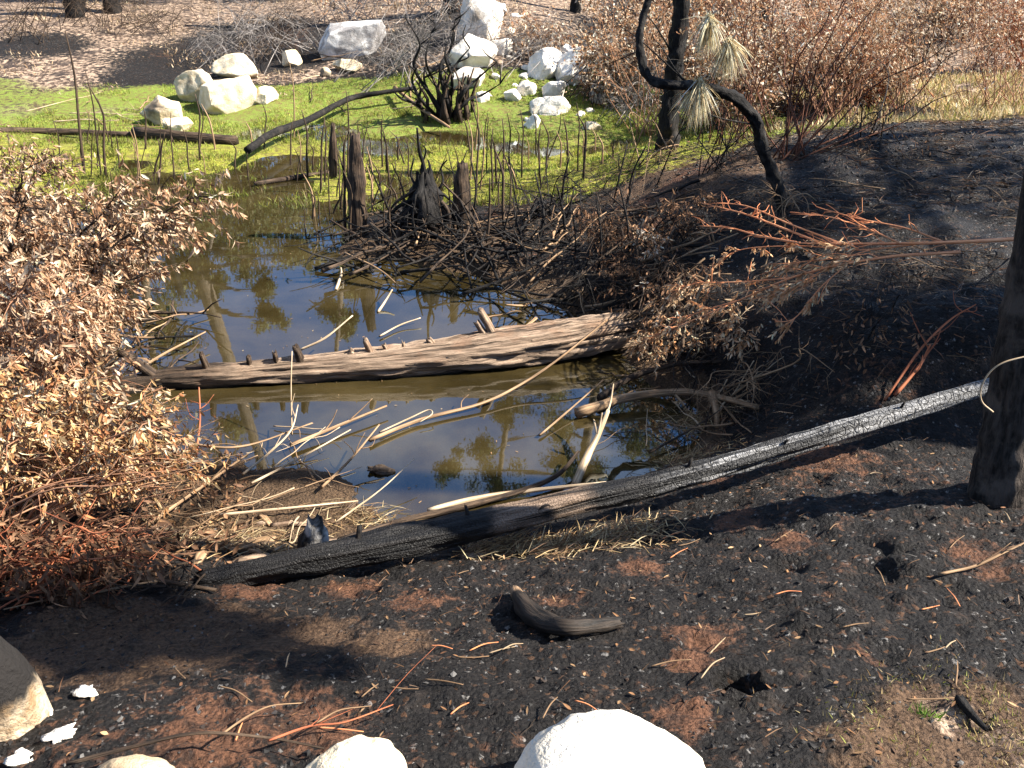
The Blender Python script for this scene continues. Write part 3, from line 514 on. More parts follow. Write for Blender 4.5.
for k, (u, v, r, lab) in enumerate([(718,60,.10,'thin black trunk far behind the needle tufts'),(757,55,.12,'black trunk far behind the rusty shrubs left of the red stems'),(802,45,.09,'slim black trunk far behind the rusty shrubs'),(872,30,.11,'black trunk high on the far slope above the pale shrubs'),(940,25,.10,'slim black trunk near the top right corner'),(76,16,.22,'dark stump of a trunk at the top left edge of the tan slope'),(113,12,.20,'dark trunk base right of the top left stump'),(452,12,.22,'dark trunk base at the top above the pale rock slope'),(575,12,.12,'dark trunk at the top between white rocks and rusty shrubs')]):
    q = at(u, v); burnt_tree(lab, q, [q-np.array([0, 0, .2]), q+[.03, 0, 1.2], q+[.1*(-1)**k, 0, 3], q+[.25*(-1)**k, .1, 5.5]], [r*1.15, r, r*.85, r*.5], [([q+[0, 0, 1.6], q+[.5*(-1)**k, -.1, 2.2], q+[.9*(-1)**k, 0, 2.9]], .03), ([q+[0, 0, .9], q+[-.4*(-1)**k, -.1, 1.3]], .02)], 500+k, M_BURN, 'far_burnt_tree', 12)
# ------------------------------------------------------------------ shrubs
LCOL = {'tan': [(.62,.42,.27),(.50,.31,.18),(.74,.56,.39),(.32,.17,.09)], 'gold': [(.60,.38,.17),(.50,.26,.11),(.68,.48,.26),(.38,.16,.07),(.70,.55,.36)], 'brown': [(.20,.11,.065),(.13,.07,.04),(.32,.18,.10)],
 'rust': [(.48,.28,.15),(.64,.46,.31),(.34,.17,.09),(.80,.68,.54)], 'pale': [(.74,.62,.47),(.52,.34,.2),(.40,.2,.1)], 'orange': [(.74,.44,.24),(.62,.32,.15),(.80,.58,.37)]}
def shrub(label, base, tips, r0, smat, ntw, twl, nlf, lsz, pal, seed, group=None, name='dry_shrub', cat='shrub', bow=.25, jit=.12, lw=.3, droop=.6, arch=.12, spread=.7):
    rg = np.random.default_rng(seed); t = thing(name, label, cat, base, group); PA, DA = [], []
    for tip in tips:
        tip = np.asarray(tip, float); b0 = base+np.array([rg.normal()*jit, rg.normal()*jit, 0]); b0[2] = gz(b0[0], b0[1])-.03; ln = np.linalg.norm(tip-b0)
        mid = (b0+tip)/2+np.array([0, 0, arch*ln])+rg.normal(size=3)*bow*.2*ln
        q75 = b0*.25+tip*.75+np.array([0, 0, arch*.8*ln])+rg.normal(size=3)*bow*.1*ln
        c, rr = smooth([b0, mid, q75, tip], [r0, r0*.7, r0*.5, r0*.18], 5); b = MB(); b.tube(c, rr*min(1, .5+ln*.4), 5, seed=seed)
        for k in range(ntw):
            s = rg.uniform(.3, 1.0)**.8*(len(c)-1); i = min(int(s), len(c)-2); a = c[i]+(c[i+1]-c[i])*(s-i)
            d = nrm(nrm(c[i+1]-c[i])*.8+rg.normal(size=3)*spread); e = a+d*twl*rg.uniform(.4, 1.2); m_ = (a+e)/2+rg.normal(size=3)*twl*.08; e[2] -= twl*.15*droop
            b.tube([a, m_, e], [r0*.3, r0*.22, r0*.1], 3)
            if nlf:
                f = (rg.choice([.35, .6, .8, 1.0], nlf)+rg.normal(size=nlf)*.05)[:, None]; PA.append(a*(1-f)+e*f+rg.normal(size=(nlf, 3))*.008); DA.append(np.repeat(d[None], nlf, 0))
        b.build('stem', smat, t)
    if nlf:
        PA, DA = np.vstack(PA), np.vstack(DA); m = len(PA); b = MB()
        leaves(b, PA, DA*.45+rg.normal(size=(m, 3))*.38+[0, 0, -droop*1.5], rg.normal(size=(m, 3))+[0, 0, .6], lsz*rg.uniform(.55, 1.25, m), lsz*lw*rg.uniform(.7, 1.3, m), leafcols(rg, m, LCOL[pal]), rg.uniform(-.1, 1.2, m)); b.build('foliage', M_LEAF, t)
    return t
def region(rg, m, poly, y0, y1, hmin=.06):
    out = []
    while len(out) < m:
        u, v = rg.uniform(poly[0], poly[2]), rg.uniform(poly[1], poly[3]); q = py(u, v, rg.uniform(y0, y1)); g = max(gz(q[0], q[1]), 0)
        if q[2] > g+hmin: out.append(q)
    return out
rg = np.random.default_rng(50)
gL = 'dry brown-leaved bushes along the left shore'
bs = at(40, 345); shrub('scorched bush with pinkish tan drooping leaves reaching over the pond', bs, region(rg, 22, (-30,185,130,310), bs[1]-.5, bs[1]+.7, .25)+[py(203,195,bs[1]+.1), py(188,215,bs[1]-.1), py(160,195,bs[1]+.2), py(175,230,bs[1]-.2), py(120,190,bs[1]), py(135,280,bs[1]-.3),py(120,300,bs[1]-.4)], .014, M_BURNB, 17, .34, 18, .064, 'tan', 51, gL, lw=.27)
bs = at(-20, 250); shrub('brown-leaved bush at the upper left edge by the marsh', bs, region(rg, 22, (-60,150,70,240), bs[1]-.4, bs[1]+.5, .3), .014, M_BURNB, 16, .34, 16, .064, 'tan', 52, gL, lw=.27)
bs = at(0, 430); shrub('dense dry bush with curled tan leaves halfway down the left shore', bs, region(rg, 34, (-60,270,115,430), bs[1]-.5, bs[1]+.6, .15), .014, M_TANRED, 16, .30, 17, .056, 'tan', 53, gL, lw=.28)
bs = at(10, 520); shrub('golden brown bush with red stems at the near left shore', bs, region(rg, 40, (-50,385,165,485), bs[1]-.3, bs[1]+.6, .12)+[py(175,455,bs[1]+.3),py(160,430,bs[1]+.4),py(185,470,bs[1]+.3)], .012, M_TANRED, 17, .24, 16, .040, 'gold', 54, gL)
bs = at(-20, 560); shrub('bare red-stemmed bush fanning low over the near left shore', bs, region(rg, 46, (-20,455,215,560), bs[1]-.2, bs[1]+.5, .05), .006, M_TANRED, 3, .14, 1, .04, 'brown', 56, gL, bow=.2, jit=.16, arch=.04, spread=.5)
bs = at(80, 500); shrub('straw-coloured twiggy bush trailing down to the near left water', bs, region(rg, 34, (110,400,235,540), bs[1]-.3, bs[1]+.5, .04), .005, M_STICK, 4, .16, 3, .03, 'gold', 57, gL, bow=.25, jit=.2, arch=.06, spread=.5)
bs = at(-10, 590); shrub('dark shaded bush with hanging brown leaves at the lower left', bs, region(rg, 30, (-50,530,170,600), bs[1]-.15, bs[1]+.5, .05), .009, M_RED, 8, .2, 7, .048, 'brown', 55, gL)
# rusty shrubs behind the mound
gR = 'rusty shrubs behind the black mound'; labs = ['rusty shrub directly behind the straight black trunk', 'rusty shrub between black trunk and red-stemmed bush', 'tan-leaved shrub behind the red-stemmed bush', 'pale-leaved shrub right of the red-stemmed bush', 'rusty shrub near the top right corner', 'rusty shrub at the right edge above dry grass', 'small rusty shrub beside the right rock group', 'tan shrub far up the slope behind the crooked sapling', 'tan shrub far up the slope near the top right', 'leafy rusty shrub low behind the crooked sapling bend', 'leafy tan shrub low behind the mound crest twigs', 'leafy tan shrub at the crest end of the dry grass', 'low rusty shrub hugging the right rock group slope', 'rusty shrub on the far slope left of the black trunk', 'pale shrub on the far slope in the top right corner']
for k, (u, v, y0, u0, v0, u1, v1, pal) in enumerate([(675,100,0,640,-40,735,75,'rust'),(745,100,0,690,-30,790,90,'rust'),(830,85,0,770,-40,880,80,'rust'),(905,75,0,850,-20,970,60,'pale'),(960,40,0,920,-50,1010,20,'rust'),(1020,70,0,980,-30,1060,60,'rust'),(625,60,0,590,0,665,55,'rust'),(710,35,0,650,-60,770,20,'pale'),(860,30,0,800,-60,920,20,'pale'),(720,125,0,690,30,770,110,'rust'),(790,110,0,750,30,850,95,'pale'),(860,105,0,830,30,910,85,'pale'),(600,100,0,585,50,640,95,'rust'),(640,30,0,600,-50,680,20,'rust'),(990,20,0,940,-60,1040,10,'pale')]):
    bs = at(u, v); rg = np.random.default_rng(600+k); s = pxm(bs)
    shrub(labs[k], bs, region(rg, 26, (u0, v0, u1, v1), bs[1]-.9, bs[1]+.9, .1)+region(rg, 12, (u0, v0+30, u1, v-5), bs[1]-.6, bs[1]+.6, .05), [.011, .011][k % 2], [M_BURNB, M_DKRED, M_RED][k % 3], 14, .55, 8, .068, pal, 610+k, gR, jit=.4, droop=.3, lw=.5)
bs = at(792, 158); y_ = bs[1]
shrub('red-stemmed leafless bush fanning upward from the mound crest', bs, [py(u, v, y_+dy) for u, v, dy in [(880,0,.2),(850,-10,0),(925,15,.3),(965,28,.2),(830,-25,-.2),(900,-20,.1),(800,20,.3),(770,45,.1),(945,60,.3),(985,85,.2),(870,45,-.1),(845,60,.4),(735,70,.2),(905,45,0),(815,60,.2),(860,-40,.5),(1000,40,.6),(780,10,.5)]], .010, M_DKRED, 7, .3, 1, .05, 'rust', 71, None, name='leafless_shrub', bow=.2, jit=.1, arch=.03, spread=.45)
bs = at(725, 165); shrub('burnt twiggy bush at the foot of the crooked sapling', bs, region(np.random.default_rng(8), 16, (680,90,790,150), bs[1]-.4, bs[1]+.4, .1), .009, M_BURN, 6, .3, 1, .06, 'brown', 72, None, name='leafless_shrub', jit=.2)
# grey brush up the far slope
gG = 'grey leafless brush on the far slope'; lg = ['grey leafless brush left of the big mottled boulder', 'grey leafless brush above the left boulder pile', 'grey leafless brush behind the big mottled boulder', 'silvery brush between mottled boulder and burnt shrub', 'pale brush at the top above the burnt shrub', 'rusty low brush between the two white rock groups', 'grey brush at the top left above tan litter', 'grey brush beside the right rock group', 'grey brush right of the right rock group']
for k, (u, v, u0, v0, u1, v1) in enumerate([(300,55,235,5,335,45),(245,35,205,-15,290,25),(360,20,310,-30,400,5),(410,75,375,10,450,60),(430,20,380,-30,470,5),(535,48,505,25,560,42),(30,35,-20,-20,70,15),(610,90,590,40,650,80),(640,120,600,75,665,110)]):
    bs = at(u, v); rg = np.random.default_rng(700+k)
    shrub(lg[k], bs, region(rg, 26, (u0, v0, u1, v1), bs[1]-.8, bs[1]+.8, .1), .010, M_GREY if k not in (6,) else M_BURNB, 7, .5, 2 if k in (2, 4) else (10 if k == 5 else 0), .10, 'rust', 710+k, gG, name='brush', jit=.5, arch=.05)
lg2 = ['pale twiggy brush right of the grey patch', 'silver twiggy brush high above the tan litter', 'thin pale brush left of the dark patch of ash and painted shadow', 'pale brush around the top white stone', 'pale brush between the white rock groups', 'silver brush under the mottled boulder', 'dark brush at the far top left corner']
for k, (u, v, u0, v0, u1, v1) in enumerate([(275,50,240,0,320,40),(225,60,190,20,260,60),(150,30,110,-5,200,25),(470,45,430,0,500,40),(520,60,500,20,560,55),(385,70,350,30,420,60),(90,25,50,-30,130,10)]):
    bs = at(u, v); rg = np.random.default_rng(750+k)
    shrub(lg2[k], bs, region(rg, 34, (u0, v0, u1, v1), bs[1]-.9, bs[1]+.9, .1), .008, M_BURNB if k in (0, 2, 6) else M_GREY, 8, .5, 0, .1, 'rust', 760+k, gG, name='brush', jit=.6, arch=.05)
rg = np.random.default_rng(5)
for k in range(34):
    u, v = (rg.uniform(455, 525), rg.uniform(15, 100)) if k % 2 else (rg.uniform(525, 605), rg.uniform(55, 125)); q = at(u, v); s = pxm(q); wd = rg.uniform(6, 15); b = MB(); rockmesh(b, q, (wd*s, wd*s, wd*s*rg.uniform(.5, 1)), 400+k, 16, .1, lv=3)
    tag(b.build('rubble_stone', M_WHITE, origin=q), 'small white rubble stone on the pale rock slope', 'rock', 'white rubble stones on the rock slope')
# burnt shrub on the bank
bs = at(449, 120); y_ = bs[1]; t = thing('burnt_shrub', 'black burnt shrub with curling bare branches on the green bank', 'shrub', bs); rg = np.random.default_rng(91)
b = MB()
for k in range(26):
    a = bs+np.array([rg.normal()*.22, rg.normal()*.15, -.05]); b.tube([a, a+np.array([rg.normal()*.06, 0, .4]), a+np.array([rg.normal()*.12, 0, rg.uniform(.55, .95)])], [.045, .03, .012], 6, rough=.2, seed=k, sm=2)
b.build('stump', M_BURNB, t)
for l in [[(440,118),(437,88),(426,62),(431,33)],[(446,118),(447,84),(458,62),(470,48)],[(452,118),(464,92),(478,78),(497,62)],[(442,116),(430,95),(424,78),(427,60)],[(455,115),(468,100),(482,95),(500,84)],[(436,116),(420,98),(412,80),(418,66)],[(448,112),(452,80),(445,55),(452,30)],[(432,116),(416,104),(402,99),(392,90)],[(450,112),(440,70),(450,50),(455,20)],[(445,115),(415,70),(420,45),(410,25)]]:
    b = MB(); b.tube([py(u, v, y_+rg.normal()*.15) for u, v in l], [.036, .028, .02, .008], 7, sm=6, rough=.15)
    for _ in range(3):
        u, v = l[rg.integers(1, 4)]; e = (u+rg.normal()*14, v-rg.uniform(8, 24)); b.tube([py(u, v, y_), py((u+e[0])/2+rg.normal()*4, (v+e[1])/2, y_), py(*e, y_+rg.normal()*.3)], [.016, .012, .006], 5, sm=3)
    b.build('branch', M_BURN, t)
# ------------------------------------------------------------------ stubs, stumps and reeds standing in water
def post(u, vt, vb, r, lab, seed, name='burnt_stub', cat='stub', mat=M_BURNB, lean=0):
    q = at(u, vb); q[2] = max(q[2], 0); s = pxm(q); tp = py(u+lean, vt, q[1]); b = MB(); rg = np.random.default_rng(seed)
    b.tube([q-np.array([0, 0, .35]), q+(tp-q)*.3, q+(tp-q)*.7, tp], np.array([1.25, 1.1, .95, .55])*r*s, 18, rough=.3, rs=.06, seed=seed, sm=6, jag=.05)
    return tag(b.build(name, mat, origin=q), lab, cat)
post(358, 136, 236, 8, 'tall black stub with sunlit right side standing in the pond', 21, lean=-3)
post(333, 125, 178, 3.6, 'short burnt stub in the marsh left of the tall black stub', 22)
post(462, 165, 222, 8, 'blunt brown stub right of the rooted black stump', 23)
post(314, 524, 562, 15, 'broken stub with pale ash side behind the charred log', 24, mat=bark_mat('ashy_stub', (.012, .011, .011), (.05, .045, .04), (.55, .52, .48), (9, 40, 40), .9, .02))
q = at(428, 235); q[2] = .02; t = thing('rooted_stump', 'black rooted stump with forked snags standing at the water edge', 'stump', q); s = pxm(q); rg = np.random.default_rng(25)
b = MB(); b.tube([q-np.array([0, 0, .2]), py(427,205,q[1]), py(425,180,q[1])], [21*s, 15*s, 9*s], 30, rough=.6, rs=.06, seed=2, sm=8, jag=.1, al=.3); b.build('stump_body', M_BURN, t)
for l, r in [([(422,190),(424,168),(419,150),(417,128)],2.6),([(424,188),(430,170),(428,160)],2.2),([(418,190),(411,175),(414,158)],1.6),([(434,195),(443,182),(441,168),(447,160)],1.5),([(427,188),(421,170),(426,152),(423,145)],1.4)]:
    b = MB(); b.tube([py(u, v, q[1]+rg.normal()*.05) for u, v in l], np.linspace(r, r*.4, len(l))*s, 7, sm=3, rough=.35, rs=.03); b.build('snag', M_BURN, t)
for k in range(34):
    a = rg.uniform(-.3, 3.4); b = MB(); e = q+np.array([math.cos(a)*rg.uniform(.25, .5), -abs(math.sin(a))*.3, rg.uniform(-.1, .05)]); st = py(427+rg.normal()*4, 200+rg.normal()*10, q[1]); b.tube([st, (st+e)/2+np.array([math.cos(a)*.12, -.05, .08]), e], np.array([.035, .024, .008])*rg.uniform(.35, 1), 6, sm=5, rough=.35, rs=.04); b.build('root', M_BURNB if k % 3 == 0 else M_BURN, t)
REED = [(85,173,64,31),(102,179,91,70),(106,178,98,85),(141,190,138,143),(174,179,166,113),(146,149,145,106),(200,160,197,95),(264,150,264,100),(294,140,294,62),(382,167,381,113),(390,186,386,126),(409,178,408,137),(476,198,478,103),(480,190,487,126),(486,171,487,116),(497,186,496,133),(509,171,511,113),(517,154,519,126),(528,164,529,133),(539,178,538,126),(569,160,567,118),(578,171,580,102),(584,171,585,113),(602,164,603,133),(320,193,320,120),(348,180,349,92),(308,178,307,110),(313,170,312,140),(300,170,300,130),(290,165,289,120),(325,182,326,118),(362,184,363,125),(369,178,370,128),(470,180,474,120),(492,195,490,128),(503,190,506,120),(522,178,524,110),(546,172,548,120),(560,168,562,130),(160,160,158,125),(120,170,117,130),(62,170,58,120),(235,170,234,140),(205,175,203,150),(248,180,246,152),(340,200,339,150),(346,235,344,150),(350,240,351,170),(372,215,371,165),(383,235,384,190),(450,235,452,180),(440,150,441,128),(398,160,397,130),(595,150,596,128),(612,160,613,140),(330,215,328,160),(505,235,502,150),(515,240,516,200)]
rgr = np.random.default_rng(88)
for k in range(60):
    bx = [(300,150,620,200),(300,170,395,240),(60,140,300,185)][k % 3]; u, v = rgr.uniform(bx[0], bx[2]), rgr.uniform(bx[1], bx[3]); REED.append((u, v, u+rgr.normal()*7, v-rgr.uniform(12, 60)))
protos = []
for k in range(5):
    b = MB(); rg = np.random.default_rng(k+40); b.tube([(0, 0, -.25), (.012*rg.normal(), .01*rg.normal(), .35), (.03*rg.normal(), .02*rg.normal(), .7), (.07*rg.normal(), .03*rg.normal(), 1)], [.021, .02, .016, .008], 6, sm=3, rough=.2); protos.append(b)
rmeshes = []
for k, (u, v, ut, vt) in enumerate(REED):
    q = at(u, v); q[2] = max(q[2]-.01, -.01); tp = py(ut, vt, q[1]); h = max(tp[2]-q[2], .15); i = k % 5
    if k < 5: o = protos[i].build('reed_stem', M_STICK if k == 3 else M_BURNB); rmeshes.append(o)
    else: o = rmeshes[i].copy(); COL.objects.link(o)
    o.location = q; w_ = random.Random(k).uniform(.5, 1.0)*min(1.0, .55+h*.3); o.scale = (w_, w_, h); o.rotation_euler = (random.Random(k+5).gauss(0, .09), math.atan2(tp[0]-q[0], h), 0)
    tag(o, 'thin scorched reed stem standing upright in the green marsh', 'reed', 'scorched reed stems in the marsh')
# ------------------------------------------------------------------ sticks
def pstick(pxs, r, lab, mat, name='dead_branch', group='dry sticks lying across the shallow near shore', hs=None, cat='branch', seed=0, n=8, twigs=0):
    hs = [.03]*len(pxs) if hs is None else hs; pts = np.array([at(u, v, h) for (u, v), h in zip(pxs, hs)]); s = pxm(pts[0]); b = MB()
    r *= .72 if r < 4 else .9; k = len(pts); rr = np.linspace(r, r*.45, k)*s; b.tube(pts, rr, n, rough=.15, rs=.04, seed=seed+int(pxs[0][0]), sm=6, jag=.01)
    o = b.build(name, mat, origin=pts[0]); tag(o, lab, cat, group); o['_w'] = pts[0].tolist(); rg = np.random.default_rng(seed+int(pxs[0][1])); sp_, _ = smooth(pts, 1, 6)
    for j in range(twigs):
        i = rg.integers(len(sp_)//4, len(sp_)-1); d = nrm(sp_[i]-sp_[i-1]); e = sp_[i]+nrm(d+rg.normal(size=3)*.6+[0, 0, .4])*rg.uniform(.08, .25); bb = MB(); bb.tube([sp_[i], (sp_[i]+e)/2+rg.normal(size=3)*.015, e], [rr.mean()*.5, rr.mean()*.4, rr.mean()*.2], 5, sm=3); bb.build('twig', mat, o)
    return o
pstick([(147,525),(200,488),(256,448)], 3, 'straight tan stick rising from the golden bush towards the water', M_STICK, hs=[.03,.12,.2], twigs=3)
pstick([(252,483),(300,458),(350,430)], 2, 'pale stick slanting over the water beside the mud', M_PALE, hs=[.06,.1,.16])
pstick([(243,474),(270,452),(291,430),(298,405)], 2, 'pale forked stick with a tall thin shoot beside it', M_PALE, hs=[.05,.1,.16,.2], twigs=2)
pstick([(292,434),(291,390),(292,352)], 1.2, 'very thin upright pale shoot crossing the weathered log', M_PALE, hs=[.06,.3,.5])
pstick([(155,434),(205,446),(249,445),(312,423)], 2.4, 'long bent tan stick low over the left water', M_STICK, hs=[.15,.12,.1,.14], twigs=3)
pstick([(220,515),(290,508),(357,501)], 2.6, 'long pale stick lying flat on the mud', M_PALE, hs=[.04,.05,.04])
pstick([(336,522),(380,490),(414,459)], 1.5, 'thin pale twig slanting out of the murky water', M_PALE, hs=[.02,.08,.14])
pstick([(322,487),(350,460),(379,425)], 2.4, 'grey-brown stick rising from the mud clump', M_STICK, hs=[.04,.1,.2], twigs=3)
pstick([(196,455),(200,420),(199,388)], 2, 'reddish upright twig in front of the dark log end', M_RED, hs=[.05,.2,.32], twigs=3)
pstick([(291,445),(340,425),(386,406)], 3, 'broad tan stick floating towards the weathered log', M_STICK, hs=[.04,.05,.06], twigs=2)
pstick([(370,440),(420,420),(480,404),(520,385),(560,358),(607,320)], 3.2, 'long tan branch running from mid pond up over the log end', M_STICK, hs=[.03,.03,.04,.08,.18,.32], twigs=3)
pstick([(380,432),(410,418),(428,410),(432,414),(420,422)], 1.4, 'thin pale twig looped at its tip on the water', M_PALE, hs=[.03,.04,.06,.06,.04])
pstick([(575,485),(588,455),(599,433),(608,411)], 5, 'pale broken branch standing out of the orange shallows', M_PALE, hs=[.03,.08,.16,.24], twigs=3, n=12)
pstick([(340,542),(400,522),(478,503),(530,488),(560,473),(578,452)], 5, 'dark curved branch lying along the near water edge', M_BURNB, hs=[.04,.03,.03,.04,.06,.1], n=12)
pstick([(429,511),(480,498),(536,490),(605,483)], 4, 'bleached white stick behind the charred log', M_PALE, hs=[.03,.03,.04,.05], n=10)
pstick([(540,435),(575,405),(603,380)], 1.8, 'thin straight tan twig near the right shallows', M_STICK, hs=[.02,.06,.12])
pstick([(577,413),(630,397),(680,392),(712,396),(757,407)], 6, 'thick shaggy brown root in the right shallows', M_STICK, hs=[.04,.08,.1,.08,.06], n=12, twigs=4)
pstick([(712,394),(716,410),(717,428)], 5, 'short root stub hanging from the shaggy brown root', M_STICK, hs=[.1,.06,.0], n=10)
pstick([(600,398),(630,378),(677,364),(722,362)], 4.5, 'dark bent branch above the shaggy brown root', M_BURNB, hs=[.05,.08,.08,.06], twigs=3, n=10)
pstick([(650,452),(690,430),(735,400)], 2, 'dark twig across the right shallows', M_BURNB, hs=[.03,.06,.06])
pstick([(130,376),(160,356),(205,332)], 2.4, 'tan stick leaning out of the dark debris left of the log', M_STICK, hs=[.05,.08,.1])
pstick([(300,350),(325,338),(352,316)], 2, 'pale twig slanting above the weathered log', M_PALE, hs=[.12,.2,.3])
pstick([(378,312),(386,300),(392,290)], 2.2, 'short pale stub poking up from the blue reflection', M_PALE, hs=[.0,.06,.12])
pstick([(380,336),(400,325),(420,318)], 1.6, 'short pale twig floating on the blue reflection', M_PALE, hs=[.02,.03,.05])
pstick([(336,290),(341,275),(341,268)], 2.6, 'short pale stub below the tall black stub', M_PALE, hs=[.0,.05,.1])
pstick([(345,253),(380,270),(403,290)], 1.6, 'thin tan twig hanging off the dark debris bar', M_STICK, hs=[.12,.1,.02])
pstick([(0,578),(90,575),(150,580),(215,590)], 5, 'dark half-buried branch leading to the charred log end', M_BURNB, hs=[.03,.03,.03,.02], n=10)
pstick([(0,600),(60,590),(140,572),(200,560)], 3.5, 'dark thin branch under the lower left bush', M_BURNB, hs=[.04,.05,.05,.04])
pstick([(70,763),(140,745),(200,733),(270,738),(322,748)], 3.2, 'long dark red twig across the bottom left', M_BURNB, hs=[.06,.06,.07,.05,.04], group='twigs on the foreground soil')
pstick([(222,734),(245,718),(270,706),(300,703)], 1.8, 'pale grey side twig above the long dark red one', M_STICK, hs=[.06,.06,.07,.06], group='twigs on the foreground soil')
pstick([(270,740),(310,726),(345,722),(392,705)], 2, 'orange twig forking to the right at the bottom left', M_RED, hs=[.05,.05,.05,.05], twigs=3, group='twigs on the foreground soil')
pstick([(318,722),(340,710),(370,706)], 1.2, 'thin brown twig above the orange forked one', M_STICK, hs=[.05,.06,.05], group='twigs on the foreground soil')
pstick([(940,574),(975,566),(1005,552),(1030,540)], 2.6, 'crooked grey twig near the thick burnt trunk', M_STICK, hs=[.02,.03,.05,.06], twigs=2, group='twigs on the foreground soil')
pstick([(960,700),(972,715),(985,728)], 6, 'short charred stick in the dry grass at lower right', M_BURN, hs=[.015,.015,.015], group='twigs on the foreground soil', n=10)
pstick([(885,400),(920,350),(950,320),(975,305)], 2, 'thin reddish stick leaning above the silvery log end', M_RED, hs=[.03,.1,.16,.2], twigs=5, group='thin sticks beyond the charred log')
pstick([(895,395),(920,365),(930,345)], 3, 'pale reddish splinter bundle above the silvery log end', M_RED, hs=[.03,.08,.12], twigs=5, group='thin sticks beyond the charred log')
# scorched orange sapling leaning over the mound
bs = at(1050, 255); t = thing('scorched_sapling', 'fallen orange-stemmed sapling with scorched leaves leaning over the black mound', 'sapling', bs); rg = np.random.default_rng(4)
def sx(l, hh): return [at(u, v, h+.1) for (u, v), h in zip(l, hh)]
LE = MB()
for nm, l, hh, r in [('stem', [(1050,236),(1000,240),(930,243),(850,244),(800,243)], [.25,.35,.42,.45,.45], 3.2), ('stem', [(960,252),(880,258),(800,275),(740,300),(665,332)], [.3,.4,.42,.36,.3], 2.2),('branch', [(800,243),(760,236),(730,228),(700,226)], [.45,.47,.45,.42], 2.6), ('branch', [(822,243.5),(780,227),(745,214),(702,203)], [.45,.5,.52,.5], 2.6), ('branch', [(842,243.8),(790,224),(750,207),(725,203)], [.45,.55,.6,.6], 2), ('branch', [(945,242.4),(905,228),(860,219),(820,208)], [.40,.55,.6,.62], 2), ('branch', [(900,243.3),(870,230),(830,217),(790,212)], [.43,.55,.6,.6], 2),('branch', [(925,243.2),(860,250),(800,246),(740,250),(715,268)], [.4,.42,.42,.4,.34], 1.8),
                    ('branch', [(880,258),(830,268),(790,290),(770,300)], [.4,.4,.36,.3], 1.6), ('branch', [(850,262),(820,288),(795,318),(775,322)], [.4,.36,.3,.25], 1.6), ('branch', [(790,278),(740,282),(700,283),(675,290)], [.4,.38,.34,.3], 1.6), ('branch', [(740,300),(700,312),(670,325),(655,338)], [.36,.32,.28,.24], 1.5), ('branch', [(870,250),(840,258),(800,262),(780,268)], [.42,.44,.42,.4], 1.5)]:
    p_ = sx(l, hh); s = pxm(p_[1]); c, rr = smooth(p_, np.linspace(r*(.8 if nm == 'stem' else .48), r*.25, len(p_))*s, 6); b = MB(); b.tube(c, rr, 6)
    for k in range(15):
        i = rg.integers(len(c)//4, len(c)-1); d = nrm(nrm(c[i]-c[i-1])+rg.normal(size=3)*.4); e = c[i]+d*rg.uniform(.05, .2); b.tube([c[i], (c[i]+e)/2+rg.normal(size=3)*.012, e], [.003, .0024, .0015], 4)
        low = l[-1][1] > 245; m = 13 if low else 1
        if rg.random() < (1 if low else .3): f = rg.uniform(.2, 1.1, m)[:, None]; leaves(LE, c[i]+(e-c[i])*f, d+rg.normal(size=(m, 3))*.5+[0, 0, -.8], rg.normal(size=(m, 3)), .045*rg.uniform(.6, 1.2, m), .012, leafcols(rg, m, LCOL['orange']), .3)
    b.build(nm, M_ORANGE, t)
LE.build('foliage', M_LEAF, t)
# dangling brown sprays on the mound edge
for k, (u, v, h) in enumerate([(640,240,.35), (690,215,.3), (652,335,.3), (625,265,.35), (720,320,.3), (665,300,.3), (600,225,.3)]):
    rg = np.random.default_rng(30+k); bs = at(u+15, v+12)
    shrub(['small brown leaf spray on the shaded mound edge', 'small brown leaf spray below the crooked sapling', 'small tan leaf spray above the weathered log end', 'brown leaf spray hanging in the shaded mound roots', 'tan leaf spray under the orange sapling', 'brown leaf spray midway down the mound foot', 'brown leaf spray near the rooted stump side of the mound'][k], bs, [at(u+rg.uniform(-25, 25), v+rg.uniform(-20, 25), h*rg.uniform(.4, 1.1)) for _ in range(6)], .006, M_BURNB, 7, .14, 9, .045, ['rust', 'brown', 'orange', 'brown', 'orange', 'rust', 'brown'][k], 33+k, 'leaf sprays on the mound edge', name='leaf_spray', cat='plant', jit=.05)
lb = ['low burnt brush spilling down the mound to the debris bar', 'low burnt brush on the mound edge above the weathered log end', 'low burnt brush under the crooked sapling foot', 'low burnt brush by the dangling leaf sprays', 'low burnt brush at the waterline behind the log end', 'low burnt brush left of the orange sapling tips', 'burnt brush on the mound crest beside the black trunk', 'burnt brush on the crest right of the red-stemmed bush', 'burnt brush at the shallows below the orange sapling', 'low burnt brush halfway along the mound foot', 'low burnt brush above the shaggy brown root', 'low burnt brush in the dark middle of the mound']
for k, (u, v, du, dv, m) in enumerate([(545,215,60,40,20),(640,300,45,45,22),(770,215,50,35,14),(680,235,50,40,20),(585,290,45,30,20),(672,275,30,30,14),(640,165,45,25,14),(870,140,60,25,12),(700,360,45,30,16),(600,240,50,40,22),(740,385,45,25,14),(880,330,50,30,10)]):
    rg = np.random.default_rng(800+k); bs = at(u, v)
    shrub(lb[k], bs, [at(u+rg.normal()*du*.6, v+rg.normal()*dv*.6, rg.uniform(.05, .38)) for _ in range(m)], .008, [M_BURN, M_BURNB, M_STICK, M_BURN][k % 4], 6, .22, 2 if k % 2 else 0, .05, 'brown', 820+k, 'low burnt brush over the black mound', name='burnt_brush', cat='brush', jit=.15, arch=.15, spread=.6)
rg = np.random.default_rng(41)
